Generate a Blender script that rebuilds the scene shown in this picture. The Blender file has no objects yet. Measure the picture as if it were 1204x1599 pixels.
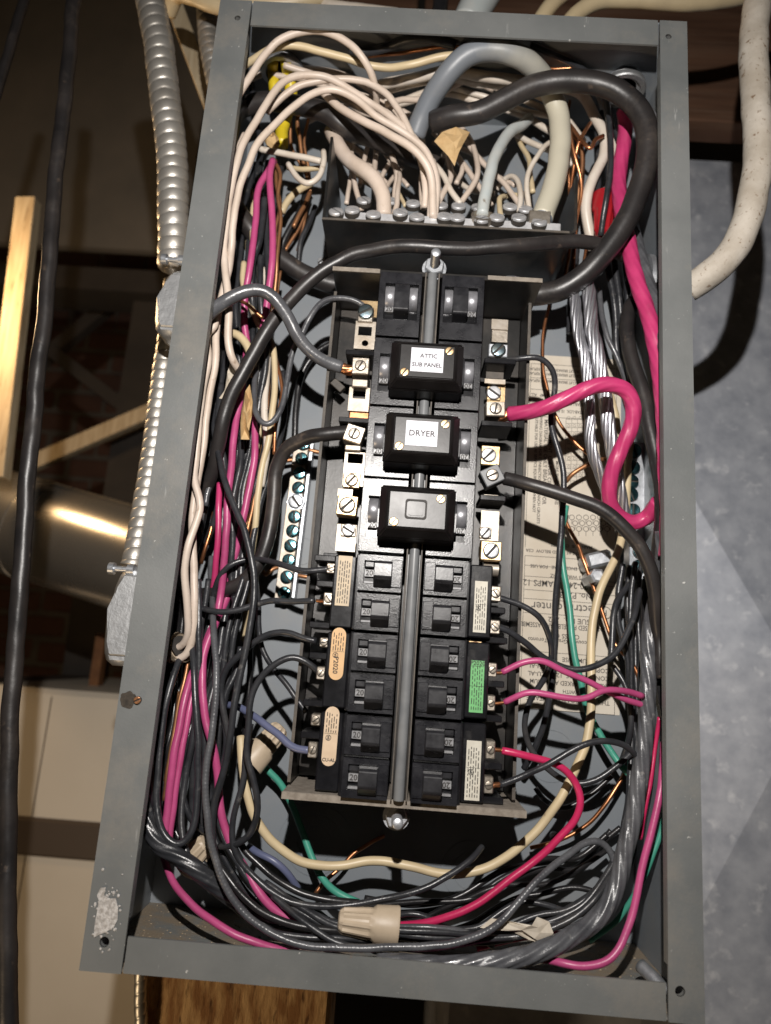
import bpy, bmesh, math, random
from mathutils import Vector, Matrix, noise
random.seed(7)
PI = math.pi
S = bpy.context.scene
COL = S.collection

# ------------------------------------------------------------------ camera, world, lamps, exposure
# The panel has its own axes: x to the right, y up, z out of the wall towards the viewer (metres).
F_PX, CX, CY = 1109.0, 602.0, 799.5                       # lens of the photograph, in its pixels
CAM = Vector((-0.00902048, 0.19336767, 0.47140325))
RIGHT = Vector((0.9972657, 0.07256459, -0.01398227))
DOWN = Vector((0.06808597, -0.97577629, -0.20790606))
FWD = Vector((-0.02873019, 0.20638558, -0.97804886))
BASE = 1.2                                                # height of the box bottom over the floor
def W(x, y=None, z=None):                                 # panel axes -> world
    if y is None: x, y, z = x
    return Vector((x, -z, y + BASE))
def WD(v): return Vector((v[0], -v[2], v[1]))
def at(px, py, z=0.0):                                    # pixel of the photograph -> point in the panel plane at depth z
    d = RIGHT * (px - CX) + DOWN * (py - CY) + FWD * F_PX
    return CAM + d * ((z - CAM.z) / d.z)
def dist(p): return (Vector(p) - CAM).dot(FWD)
def mpp(px, py, z): return dist(at(px, py, z)) / F_PX     # metres per pixel there

cd = bpy.data.cameras.new('camera'); cam = bpy.data.objects.new('camera', cd); COL.objects.link(cam)
r_, u_, b_ = WD(RIGHT), -WD(DOWN), -WD(FWD)
m = Matrix((r_, u_, b_)).transposed().to_4x4(); m.translation = W(CAM); cam.matrix_world = m
cd.sensor_fit = 'VERTICAL'; cd.sensor_height = 34.6; cd.lens = 34.6 * F_PX / 1599.0
cd.clip_start = 0.01; cd.clip_end = 60
cd.dof.use_dof = True; cd.dof.focus_distance = 0.50; cd.dof.aperture_fstop = 5.0
S.camera = cam
wd = bpy.data.worlds.new('World'); S.world = wd; wd.use_nodes = True
wd.node_tree.nodes['Background'].inputs[0].default_value = (1.0, 0.86, 0.7, 1); wd.node_tree.nodes['Background'].inputs[1].default_value = 0.005

def lamp(name, kind, pos, energy, color, radius, aim=None, size=None, blend=None):
    d = bpy.data.lights.new(name, kind); o = bpy.data.objects.new(name, d); COL.objects.link(o)
    d.energy = energy; d.color = color; d.shadow_soft_size = radius
    o.location = W(pos)
    if aim is not None:
        o.rotation_euler = (W(aim) - W(pos)).to_track_quat('-Z', 'Y').to_euler()
    if size: d.spot_size = math.radians(size); d.spot_blend = blend
    return o
lamp('head_torch', 'SPOT', (-0.022, 0.428, 0.557), 25.0, (1.0, 0.95, 0.90), 0.006, aim=(-0.0, 0.36, -0.05), size=120, blend=0.9)
lamp('warm_bulb', 'POINT', (-0.62, 0.62, -0.30), 3.6, (1.0, 0.66, 0.34), 0.03)
lamp('cellar_bulb', 'POINT', (-0.52, -0.46, 0.34), 6.2, (1.0, 0.74, 0.46), 0.04)
S.view_settings.view_transform = 'Standard'; S.view_settings.look = 'None'; S.view_settings.gamma = 1
S.view_settings.exposure = 0.0

# ------------------------------------------------------------------ materials
MATS = {}
def mat(name, base, rough=0.5, metal=0.0, var=None, vscale=40.0, vpos=(0.35, 0.65), bump=0.0, bscale=300.0,
        flecks=None, fscale=900.0, fpos=(0.72, 0.76), spec=0.5, coat=0.0, uv=None, uvs=(1, 1, 1), emit=None, rvar=0.0, stretch=None):
    m = bpy.data.materials.new(name); m.use_nodes = True; MATS[name] = m
    nt = m.node_tree; N = nt.nodes; L = nt.links; p = N['Principled BSDF']
    p.inputs['Roughness'].default_value = rough; p.inputs['Metallic'].default_value = metal
    p.inputs['Specular IOR Level'].default_value = spec; p.inputs['Coat Weight'].default_value = coat
    p.inputs['Base Color'].default_value = (*base, 1)
    tc = N.new('ShaderNodeTexCoord'); src = tc.outputs['UV' if uv else 'Object']
    if uv or stretch:
        mp = N.new('ShaderNodeMapping'); mp.inputs['Scale'].default_value = uvs if uv else stretch
        L.new(src, mp.inputs[0]); src = mp.outputs[0]
    def nz(scale, detail=5.0, rough_=0.6):
        n = N.new('ShaderNodeTexNoise'); n.inputs['Scale'].default_value = scale; n.inputs['Detail'].default_value = detail
        n.inputs['Roughness'].default_value = rough_; L.new(src, n.inputs['Vector']); return n
    colr = None
    if var:
        n = nz(vscale); r = N.new('ShaderNodeValToRGB'); r.color_ramp.elements[0].position = vpos[0]; r.color_ramp.elements[1].position = vpos[1]
        r.color_ramp.elements[0].color = (*base, 1); r.color_ramp.elements[1].color = (*var, 1)
        L.new(n.outputs['Fac'], r.inputs[0]); colr = r.outputs[0]
        if rvar:
            mr = N.new('ShaderNodeMapRange'); mr.inputs['To Min'].default_value = max(0.03, rough - rvar); mr.inputs['To Max'].default_value = min(1, rough + rvar)
            L.new(n.outputs['Fac'], mr.inputs[0]); L.new(mr.outputs[0], p.inputs['Roughness'])
    if flecks:
        n = nz(fscale, 3.0); r = N.new('ShaderNodeValToRGB'); r.color_ramp.elements[0].position = fpos[0]; r.color_ramp.elements[1].position = fpos[1]
        r.color_ramp.elements[0].color = (0, 0, 0, 1); r.color_ramp.elements[1].color = (1, 1, 1, 1)
        L.new(n.outputs['Fac'], r.inputs[0])
        mx = N.new('ShaderNodeMix'); mx.data_type = 'RGBA'
        L.new(r.outputs[0], mx.inputs['Factor'])
        if colr: L.new(colr, mx.inputs['A'])
        else: mx.inputs['A'].default_value = (*base, 1)
        mx.inputs['B'].default_value = (*flecks, 1); colr = mx.outputs['Result']
    if colr: L.new(colr, p.inputs['Base Color'])
    if bump:
        n = nz(bscale); b = N.new('ShaderNodeBump'); b.inputs['Strength'].default_value = bump; b.inputs['Distance'].default_value = 0.001
        L.new(n.outputs['Fac'], b.inputs['Height']); L.new(b.outputs[0], p.inputs['Normal'])
    return m
mat('box_paint', (0.112, 0.119, 0.119), 0.42, var=(0.150, 0.156, 0.154), vscale=11, bump=0.12, bscale=600, flecks=(0.42, 0.42, 0.40), fscale=300, fpos=(0.71, 0.76), rvar=0.10)
mat('box_paint_inner', (0.16, 0.18, 0.20), 0.5, var=(0.19, 0.205, 0.22), vscale=14, bump=0.05, bscale=700)
mat('box_floor', (0.15, 0.155, 0.15), 0.7, var=(0.20, 0.16, 0.115), vscale=38, vpos=(0.38, 0.55), bump=0.5, bscale=500, flecks=(0.40, 0.36, 0.28), fscale=520, fpos=(0.66, 0.72))
mat('cement', (0.52, 0.50, 0.48), 0.95, var=(0.30, 0.28, 0.26), vscale=420, vpos=(0.4, 0.6), bump=1.0, bscale=450)
mat('soot', (0.02, 0.016, 0.012), 0.9, var=(0.05, 0.04, 0.03), vscale=400)
mat('bakelite', (0.006, 0.006, 0.007), 0.22, var=(0.011, 0.011, 0.013), vscale=60, bump=0.035, bscale=600, rvar=0.08, flecks=(0.04, 0.04, 0.045), fscale=260, fpos=(0.70, 0.80))
mat('bakelite_face', (0.006, 0.006, 0.008), 0.29, var=(0.013, 0.013, 0.016), vscale=90, bump=0.12, bscale=900, rvar=0.12, flecks=(0.07, 0.07, 0.075), fscale=330, fpos=(0.70, 0.82), spec=0.5)
mat('handle_black', (0.014, 0.014, 0.016), 0.30, var=(0.024, 0.024, 0.027), vscale=150, bump=0.05, bscale=700, rvar=0.10, flecks=(0.14, 0.135, 0.13), fscale=300, fpos=(0.72, 0.84))
mat('cover_black', (0.006, 0.005, 0.005), 0.36, bump=0.03, bscale=300, spec=0.30, rvar=0.06, var=(0.010, 0.009, 0.009), vscale=50, flecks=(0.04, 0.04, 0.045), fscale=700, fpos=(0.70, 0.78))
mat('barrel_black', (0.30, 0.30, 0.32), 0.34, metal=0.5, var=(0.20, 0.20, 0.215), vscale=200)
mat('steel_black', (0.010, 0.0095, 0.009), 0.36, var=(0.032, 0.026, 0.021), vscale=30, vpos=(0.45, 0.7), bump=0.06, bscale=400, rvar=0.1)
mat('fibre', (0.16, 0.135, 0.11), 0.8, var=(0.24, 0.21, 0.175), vscale=200, bump=0.3, bscale=900)
mat('fibre_and_shade', (0.05, 0.043, 0.036), 0.6, var=(0.085, 0.07, 0.055), vscale=120, bump=0.2, bscale=700)  # dark fibre edges; also paints shade on a clip and one strip
mat('rod_paint', (0.13, 0.135, 0.14), 0.36, var=(0.17, 0.175, 0.18), vscale=60, bump=0.03)
mat('zinc', (0.60, 0.62, 0.65), 0.40, metal=0.8, var=(0.42, 0.44, 0.47), vscale=160, bump=0.15, bscale=500)
mat('zinc_blue', (0.36, 0.50, 0.60), 0.26, metal=1.0, var=(0.45, 0.52, 0.50), vscale=200, bump=0.1)
mat('screw_green', (0.05, 0.17, 0.20), 0.24, metal=1.0, var=(0.16, 0.34, 0.38), vscale=300, bump=0.15)
mat('lug_silver', (0.48, 0.43, 0.37), 0.40, metal=0.85, var=(0.31, 0.27, 0.22), vscale=120, bump=0.2, bscale=500)
mat('tin_plate', (0.42, 0.38, 0.33), 0.44, metal=0.7, var=(0.32, 0.27, 0.21), vscale=70, bump=0.12)
mat('slot_shade', (0.03, 0.025, 0.02), 0.7)  # painted dark for the shaded bottoms of the screw slots
mat('brass', (0.66, 0.50, 0.29), 0.36, metal=0.9, var=(0.44, 0.29, 0.15), vscale=90, bump=0.12)
mat('copper', (0.60, 0.27, 0.13), 0.34, metal=0.9, var=(0.36, 0.14, 0.06), vscale=80, bump=0.1)
mat('copper_dull', (0.30, 0.14, 0.07), 0.42, metal=0.7, var=(0.42, 0.20, 0.09), vscale=60)
mat('aluminium', (0.58, 0.58, 0.61), 0.40, metal=0.9, var=(0.42, 0.42, 0.45), vscale=70, bump=0.08)
mat('alu_screw', (0.60, 0.60, 0.61), 0.45, metal=0.55, var=(0.45, 0.45, 0.46), vscale=200, bump=0.12)
mat('cast_zinc', (0.46, 0.47, 0.48), 0.46, metal=0.85, var=(0.56, 0.57, 0.58), vscale=110, bump=0.3, bscale=260)
mat('armour', (0.60, 0.575, 0.53), 0.42, metal=0.75, var=(0.46, 0.43, 0.385), vscale=45, bump=0.06)
mat('galvanised', (0.38, 0.405, 0.46), 0.52, metal=0.35, var=(0.56, 0.585, 0.635), vscale=36, vpos=(0.34, 0.70), bump=0.04, bscale=70, rvar=0.08, flecks=(0.70, 0.72, 0.76), fscale=50, fpos=(0.58, 0.74))
mat('duct_metal', (0.62, 0.59, 0.54), 0.27, metal=0.9, var=(0.50, 0.46, 0.41), vscale=9, bump=0.08, bscale=40, rvar=0.08)
mat('paper', (0.60, 0.55, 0.47), 0.8, var=(0.50, 0.44, 0.355), vscale=16, bump=0.15, bscale=60)
mat('paper_white', (0.56, 0.56, 0.61), 0.5)
mat('label_tan', (0.50, 0.40, 0.27), 0.55, var=(0.42, 0.34, 0.24), vscale=120)
mat('label_orange', (0.58, 0.36, 0.17), 0.5, var=(0.52, 0.33, 0.16), vscale=120)
mat('label_cream', (0.55, 0.42, 0.29), 0.5, var=(0.49, 0.37, 0.25), vscale=120)
mat('label_white', (0.54, 0.51, 0.43), 0.55, var=(0.47, 0.44, 0.37), vscale=120)
mat('label_green', (0.13, 0.40, 0.14), 0.5, var=(0.11, 0.34, 0.12), vscale=120)
mat('ink', (0.025, 0.022, 0.02), 0.7)
mat('ink_soft', (0.10, 0.09, 0.08), 0.8)
mat('numeral_plate', (0.26, 0.26, 0.265), 0.35, var=(0.16, 0.16, 0.165), vscale=400)
mat('wire_white', (0.60, 0.505, 0.43), 0.42, var=(0.50, 0.41, 0.335), vscale=40, bump=0.14, bscale=220, flecks=(0.30, 0.22, 0.16), fscale=120, fpos=(0.64, 0.80))
mat('wire_pale', (0.62, 0.56, 0.49), 0.38, var=(0.52, 0.45, 0.37), vscale=38, bump=0.14, bscale=220, flecks=(0.30, 0.23, 0.17), fscale=120, fpos=(0.65, 0.80))
mat('wire_cream', (0.58, 0.47, 0.29), 0.42, var=(0.50, 0.40, 0.25), vscale=30, bump=0.06, flecks=(0.30, 0.22, 0.14), fscale=120, fpos=(0.70, 0.8))
mat('wire_pink', (0.47, 0.038, 0.14), 0.36, var=(0.38, 0.03, 0.11), vscale=40, bump=0.16, bscale=240, coat=0.1)
mat('wire_magenta', (0.44, 0.068, 0.19), 0.38, var=(0.35, 0.05, 0.145), vscale=45, bump=0.16, bscale=240)
mat('wire_red', (0.50, 0.024, 0.10), 0.32, var=(0.42, 0.018, 0.08), vscale=30, bump=0.14, coat=0.15)
mat('wire_black', (0.010, 0.010, 0.011), 0.30, var=(0.020, 0.019, 0.020), vscale=45, bump=0.18, bscale=240, rvar=0.1, flecks=(0.12, 0.105, 0.09), fscale=130, fpos=(0.67, 0.82))
mat('wire_slate', (0.018, 0.019, 0.022), 0.32, var=(0.034, 0.035, 0.039), vscale=55, bump=0.30, bscale=200, rvar=0.12, flecks=(0.16, 0.15, 0.14), fscale=130, fpos=(0.64, 0.82))
mat('wire_grey', (0.055, 0.056, 0.062), 0.31, var=(0.095, 0.097, 0.104), vscale=60, bump=0.35, bscale=200, rvar=0.12, coat=0.15, flecks=(0.24, 0.23, 0.22), fscale=140, fpos=(0.64, 0.82))
mat('wire_blue', (0.085, 0.10, 0.175), 0.38, var=(0.11, 0.12, 0.20), vscale=40, bump=0.08)
mat('wire_green', (0.06, 0.30, 0.22), 0.36, var=(0.05, 0.25, 0.18), vscale=40, bump=0.08)
mat('wire_yellow', (0.66, 0.52, 0.02), 0.4, var=(0.58, 0.43, 0.02), vscale=50, bump=0.05)
mat('wire_sky', (0.40, 0.44, 0.44), 0.40, var=(0.46, 0.47, 0.45), vscale=40, bump=0.08, flecks=(0.22, 0.2, 0.17), fscale=120, fpos=(0.68, 0.8))
mat('cable_rubber', (0.014, 0.013, 0.0135), 0.40, var=(0.028, 0.024, 0.023), vscale=26, bump=0.16, bscale=220, rvar=0.14, flecks=(0.10, 0.075, 0.058), fscale=90, fpos=(0.64, 0.80))
mat('cable_cream', (0.40, 0.35, 0.285), 0.68, var=(0.56, 0.51, 0.44), vscale=34, bump=0.6, bscale=110, flecks=(0.20, 0.135, 0.085), fscale=210, fpos=(0.60, 0.70))
mat('tan_plastic', (0.48, 0.39, 0.285), 0.46, var=(0.42, 0.335, 0.24), vscale=60, bump=0.08)
mat('red_plastic', (0.30, 0.010, 0.016), 0.34)
mat('card', (0.42, 0.27, 0.12), 0.8, var=(0.52, 0.36, 0.18), vscale=90, bump=0.4, bscale=240)
mat('tape_paper', (0.55, 0.50, 0.42), 0.7, var=(0.44, 0.38, 0.30), vscale=60, bump=0.4, bscale=200)
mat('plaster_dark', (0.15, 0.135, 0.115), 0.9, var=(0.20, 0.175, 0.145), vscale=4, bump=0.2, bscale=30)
mat('dark_timber', (0.085, 0.040, 0.022), 0.75, var=(0.15, 0.075, 0.042), vscale=14, bump=0.5, bscale=60, stretch=(0.35, 1, 6))
mat('rough_timber', (0.36, 0.18, 0.07), 0.9, var=(0.74, 0.48, 0.23), vscale=55, vpos=(0.40, 0.62), bump=1.0, bscale=170, stretch=(2.2, 1, 0.55), flecks=(0.13, 0.06, 0.025), fscale=75, fpos=(0.56, 0.68))
mat('pale_timber', (0.52, 0.43, 0.29), 0.75, var=(0.36, 0.27, 0.16), vscale=22, bump=0.5, bscale=80, stretch=(5, 5, 0.5), flecks=(0.16, 0.10, 0.05), fscale=40, fpos=(0.62, 0.7))
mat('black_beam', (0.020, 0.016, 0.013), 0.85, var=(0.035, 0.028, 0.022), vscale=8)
mat('brick_red', (0.15, 0.075, 0.048), 0.9, var=(0.10, 0.05, 0.035), vscale=10, bump=0.8, bscale=60)
mat('mortar', (0.17, 0.15, 0.125), 0.95, var=(0.12, 0.105, 0.085), vscale=10, bump=0.7, bscale=50)
mat('cabinet_white', (0.60, 0.535, 0.44), 0.5, var=(0.54, 0.475, 0.385), vscale=3)
mat('strap_brown', (0.06, 0.04, 0.026), 0.6)
mat('dust', (0.34, 0.28, 0.2), 0.95, var=(0.2, 0.15, 0.1), vscale=300)
def cable_fade():                                         # jacket that has faded from slate blue to cream along its length
    m = mat('cable_faded', (0.15, 0.18, 0.22), 0.42, bump=0.12, bscale=200); nt = m.node_tree; N = nt.nodes; L = nt.links
    tc = N.new('ShaderNodeTexCoord'); sp = N.new('ShaderNodeSeparateXYZ'); L.new(tc.outputs['UV'], sp.inputs[0])
    n = N.new('ShaderNodeTexNoise'); n.inputs['Scale'].default_value = 60; L.new(tc.outputs['Object'], n.inputs['Vector'])
    a = N.new('ShaderNodeMath'); a.operation = 'MULTIPLY_ADD'; L.new(n.outputs['Fac'], a.inputs[0]); a.inputs[1].default_value = 0.16; L.new(sp.outputs[0], a.inputs[2])
    r = N.new('ShaderNodeValToRGB'); e = r.color_ramp.elements
    e[0].position = 0.36; e[0].color = (0.155, 0.17, 0.19, 1); e[1].position = 0.66; e[1].color = (0.47, 0.44, 0.35, 1)
    L.new(a.outputs[0], r.inputs[0]); L.new(r.outputs[0], N['Principled BSDF'].inputs['Base Color'])
cable_fade()
def wear(name, colour, scale, stretch, lo, hi, amount):    # rubbed and dusty streaks laid over a paint
    m = MATS[name]; nt = m.node_tree; N = nt.nodes; L = nt.links; p = N['Principled BSDF']; old = p.inputs['Base Color'].links[0].from_socket
    tc = N.new('ShaderNodeTexCoord'); mp = N.new('ShaderNodeMapping'); mp.inputs['Scale'].default_value = stretch; L.new(tc.outputs['Object'], mp.inputs[0])
    n = N.new('ShaderNodeTexNoise'); n.inputs['Scale'].default_value = scale; n.inputs['Detail'].default_value = 8; n.inputs['Roughness'].default_value = 0.72; L.new(mp.outputs[0], n.inputs['Vector'])
    r = N.new('ShaderNodeMapRange'); r.inputs['From Min'].default_value = lo; r.inputs['From Max'].default_value = hi; r.inputs['To Max'].default_value = amount; L.new(n.outputs['Fac'], r.inputs[0])
    mx = N.new('ShaderNodeMix'); mx.data_type = 'RGBA'; L.new(r.outputs[0], mx.inputs['Factor']); L.new(old, mx.inputs['A']); mx.inputs['B'].default_value = (*colour, 1); L.new(mx.outputs['Result'], p.inputs['Base Color'])
wear('box_paint', (0.24, 0.215, 0.18), 9, (1, 1, 1), 0.52, 0.72, 0.55)
wear('box_paint', (0.36, 0.36, 0.35), 60, (1, 1, 0.12), 0.63, 0.69, 0.7)
wear('box_paint', (0.34, 0.34, 0.33), 60, (0.12, 1, 1), 0.68, 0.73, 0.5)
wear('box_paint_inner', (0.23, 0.22, 0.20), 16, (1, 1, 1), 0.52, 0.75, 0.5)
wear('box_paint', (0.15, 0.085, 0.045), 70, (1, 1, 1), 0.69, 0.76, 0.75)
wear('bakelite_face', (0.11, 0.11, 0.112), 34, (1, 1, 1), 0.57, 0.82, 0.55)
wear('bakelite', (0.09, 0.085, 0.08), 40, (1, 1, 1), 0.56, 0.82, 0.5)
wear('wire_pink', (0.30, 0.10, 0.13), 30, (1, 1, 1), 0.58, 0.80, 0.5)
wear('wire_magenta', (0.28, 0.12, 0.16), 30, (1, 1, 1), 0.58, 0.80, 0.5)
wear('wire_slate', (0.11, 0.10, 0.09), 22, (1, 1, 1), 0.56, 0.80, 0.5)
wear('cable_rubber', (0.11, 0.09, 0.075), 20, (1, 1, 1), 0.55, 0.80, 0.5)
wear('steel_black', (0.10, 0.085, 0.07), 24, (1, 1, 1), 0.54, 0.80, 0.45)
wear('dark_timber', (0.19, 0.12, 0.08), 30, (0.15, 1, 3), 0.5, 0.75, 0.7)

# ------------------------------------------------------------------ object helpers (all shapes in panel axes)
def origin(o):
    v = Vector((0, 0, 0))
    while o is not None: v += o.location; o = o.parent
    return v
def obj(name, bm, material, parent=None, smooth=False, label=None, loc=None, autosmooth=None):
    me = bpy.data.meshes.new(name); o = bpy.data.objects.new(name, me); COL.objects.link(o)
    if parent: o.parent = parent; base = origin(parent)
    else: base = Vector((0, 0, 0))
    if loc is None and parent is None:
        c = Vector((0, 0, 0)); n = max(1, len(bm.verts))
        for v in bm.verts: c += v.co
        loc = c / n
    l = W(loc) if loc is not None else None
    o.location = (l - base) if l is not None else (0, 0, 0)
    off = l if l is not None else base
    for v in bm.verts: v.co = W(v.co) - off
    bmesh.ops.recalc_face_normals(bm, faces=bm.faces)
    bm.to_mesh(me); bm.free()
    me.materials.append(MATS[material] if isinstance(material, str) else material)
    if any(p.material_index for p in me.polygons): me.materials.append(MATS['slot_shade'])
    if smooth:
        for p in me.polygons: p.use_smooth = True
    if autosmooth:
        for p in me.polygons: p.use_smooth = True
        me.set_sharp_from_angle(angle=math.radians(autosmooth))
    if label: o['label'] = label
    return o
def tag(o, label, cat, group=None):
    o['label'] = label; o['category'] = cat
    if group: o['group'] = group
    return o
def thing(name, label, cat, loc, group=None):
    o = bpy.data.objects.new(name, None); COL.objects.link(o); o.location = W(loc); o.empty_display_size = 0.01
    return tag(o, label, cat, group)
def struct(o): o['kind'] = 'structure'; return o
def dup(root, delta, label, group=None):
    d = WD(delta); r = root.copy(); COL.objects.link(r); r.location = root.location + d; r['label'] = label
    if group: r['group'] = group
    def kids(a, b):
        for ch in list(a.children):
            c = ch.copy(); COL.objects.link(c); c.parent = b; kids(ch, c)
    kids(root, r); return r
def NB(): return bmesh.new()
def box(bm, x0, x1, y0, y1, z0, z1, bev=0.0, rot=None, seg=1):
    vs = [bm.verts.new((x, y, z)) for x in (x0, x1) for y in (y0, y1) for z in (z0, z1)]
    fs = [bm.faces.new([vs[i] for i in q]) for q in ((0, 1, 3, 2), (4, 6, 7, 5), (0, 4, 5, 1), (2, 3, 7, 6), (0, 2, 6, 4), (1, 5, 7, 3))]
    if rot is not None:
        c = Vector(((x0 + x1) / 2, (y0 + y1) / 2, (z0 + z1) / 2))
        bmesh.ops.rotate(bm, verts=vs, cent=c, matrix=rot)
    if bev > 0:
        es = list({e for f in fs for e in f.edges})
        bmesh.ops.bevel(bm, geom=es, offset=bev, segments=seg, profile=0.5, affect='EDGES')
    return vs
def rz(a): return Matrix.Rotation(a, 3, 'Z')
def prism(bm, pts, axis, a0, a1, bev=0.0):               # polygon extruded along one axis; pts are the two other coordinates
    def mk(p, a): return {'x': (a, p[0], p[1]), 'y': (p[0], a, p[1]), 'z': (p[0], p[1], a)}[axis]
    A = [bm.verts.new(mk(p, a0)) for p in pts]; B = [bm.verts.new(mk(p, a1)) for p in pts]
    n = len(pts); fs = [bm.faces.new(A), bm.faces.new(B[::-1])]
    for i in range(n): fs.append(bm.faces.new((A[i], B[i], B[(i + 1) % n], A[(i + 1) % n])))
    if bev > 0:
        bmesh.ops.bevel(bm, geom=list({e for f in fs for e in f.edges}), offset=bev, segments=1, affect='EDGES')
def circ(cx, cy, r, n=16, a0=0.0): return [(cx + r * math.cos(a0 + 2 * PI * i / n), cy + r * math.sin(a0 + 2 * PI * i / n)) for i in range(n)]
def plate_holes(bm, outer, holes, z0, z1):               # flat plate with real holes, outer and holes are xy loops
    edges = []; loops = []
    for lp in [outer] + holes:
        vs = [bm.verts.new((p[0], p[1], z1)) for p in lp]; loops.append(vs)
        for i in range(len(vs)): edges.append(bm.edges.new((vs[i], vs[(i + 1) % len(vs)])))
    r = bmesh.ops.triangle_fill(bm, use_beauty=True, use_dissolve=False, edges=edges)
    faces = [g for g in r['geom'] if isinstance(g, bmesh.types.BMFace)]
    ex = bmesh.ops.extrude_face_region(bm, geom=faces)
    nv = [g for g in ex['geom'] if isinstance(g, bmesh.types.BMVert)]
    for v in nv: v.co.z = z0
def lathe(bm, c, prof, n=20, axis='z', mtx=None):        # prof: (radius, height) along axis
    rings = []
    for r, h in prof:
        ring = []
        for i in range(n):
            a = 2 * PI * i / n; p = Vector((r * math.cos(a), r * math.sin(a), h))
            if axis == 'y': p = Vector((p.x, p.z, -p.y))
            if axis == 'x': p = Vector((p.z, p.x, p.y))
            if mtx is not None: p = mtx @ p
            ring.append(bm.verts.new(Vector(c) + p))
        rings.append(ring)
    for a, b in zip(rings, rings[1:]):
        for i in range(n): bm.faces.new((a[i], a[(i + 1) % n], b[(i + 1) % n], b[i]))
    bm.faces.new(rings[0][::-1]); bm.faces.new(rings[-1])
def aim_mtx(d):                                           # z axis -> direction d
    return Vector(d).to_track_quat('Z', 'Y').to_matrix()
def screw_bm(c, r, h, ang, slot=0.16, kind='slot', tilt=None):
    h *= 0.62; slot *= 1.25
    bm = NB(); n = 9; m3 = rz(ang) if tilt is None else tilt @ rz(ang); g = r * slot
    lathe(bm, c, [(r * 1.04, -h * 1.2), (r * 1.04, h * 0.10), (r * 0.9, h * 0.16)], 20, mtx=m3)
    for f in bm.faces: f.material_index = 1  # base takes the dark colour that paints shade into the slot
    def half(s, quarter=False):
        lo = math.asin(g / r)
        arcs = [lo + (PI - 2 * lo) * i / n for i in range(n + 1)]
        pr = [(1.0, 0.12), (1.0, 0.70), (0.94, 0.9), (0.80, 1.0)]
        rows = []
        for k, hh in pr:
            row = []
            for a in arcs:
                x, y = r * k * math.cos(a), max(g, r * k * math.sin(a)); row.append(bm.verts.new(Vector(c) + m3 @ Vector((x, s * y, h * hh))))
            rows.append(row)
        for A, B in zip(rows, rows[1:]):
            for i in range(n): bm.faces.new((A[i], A[i + 1], B[i + 1], B[i]))
            bm.faces.new((A[n], A[0], B[0], B[n]))
        bm.faces.new(rows[-1])
    half(1); half(-1)
    if kind == 'hex':
        prism_pts = circ(0, 0, r * 1.25, 6)
        A = [bm.verts.new(Vector(c) + m3 @ Vector((p[0], p[1], -h * 1.0))) for p in prism_pts]; B = [bm.verts.new(Vector(c) + m3 @ Vector((p[0], p[1], h * 0.14))) for p in prism_pts]
        bm.faces.new(A); bm.faces.new(B)
        for i in range(6): bm.faces.new((A[i], A[(i + 1) % 6], B[(i + 1) % 6], B[i]))
    return bm
def spline(P, step=0.0025):
    P = [Vector(p) for p in P]
    if len(P) == 2: P = [P[0], (P[0] + P[1]) / 2, P[1]]
    Q = [2 * P[0] - P[1]] + P + [2 * P[-1] - P[-2]]; out = []
    for i in range(1, len(Q) - 2):
        a, b, c, d = Q[i - 1:i + 3]; L = (c - b).length; n = max(2, int(L / (step * 0.5)))
        # centripetal weights keep uneven hand-placed points from overshooting
        t0 = 0.0; t1 = t0 + max(1e-5, (b - a).length) ** 0.5; t2 = t1 + max(1e-5, (c - b).length) ** 0.5; t3 = t2 + max(1e-5, (d - c).length) ** 0.5
        for k in range(n):
            t = t1 + (t2 - t1) * k / n
            A1 = a * ((t1 - t) / (t1 - t0)) + b * ((t - t0) / (t1 - t0)); A2 = b * ((t2 - t) / (t2 - t1)) + c * ((t - t1) / (t2 - t1)); A3 = c * ((t3 - t) / (t3 - t2)) + d * ((t - t2) / (t3 - t2))
            B1 = A1 * ((t2 - t) / (t2 - t0)) + A2 * ((t - t0) / (t2 - t0)); B2 = A2 * ((t3 - t) / (t3 - t1)) + A3 * ((t - t1) / (t3 - t1))
            out.append(B1 * ((t2 - t) / (t2 - t1)) + B2 * ((t - t1) / (t2 - t1)))
    out.append(P[-1])
    res = [out[0]]; acc = 0.0                              # resample evenly
    for p, q in zip(out, out[1:]):
        d = (q - p).length
        while acc + d >= step:
            k = (step - acc) / d; p = p.lerp(q, k); d = (q - p).length; res.append(p.copy()); acc = 0.0
        acc += d
    if (res[-1] - out[-1]).length > step * 0.4 or len(res) < 2: res.append(out[-1])
    else: res[-1] = out[-1]
    if step < 0.0021 or step > 0.0024:
        for i, p in enumerate(res):
            k = min(1.0, i / 8, (len(res) - 1 - i) / 8)
            res[i] = p + (noise.noise_vector(p * 24) * 0.0014 + noise.noise_vector(p * 70) * 0.00055) * k
    for _ in range(2): res = [res[0]] + [(res[i - 1] + res[i] * 2 + res[i + 1]) / 4 for i in range(1, len(res) - 1)] + [res[-1]]
    return res
def frames(P):
    T = []
    for i in range(len(P)):
        t = (P[min(i + 1, len(P) - 1)] - P[max(i - 1, 0)]); T.append(t.normalized() if t.length > 1e-9 else Vector((0, 1, 0)))
    n = T[0].orthogonal().normalized(); out = []
    for i, t in enumerate(T):
        n = (n - t * n.dot(t)); n = n.normalized() if n.length > 1e-6 else t.orthogonal().normalized()
        out.append((t, n, t.cross(n)))
    return out
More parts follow.
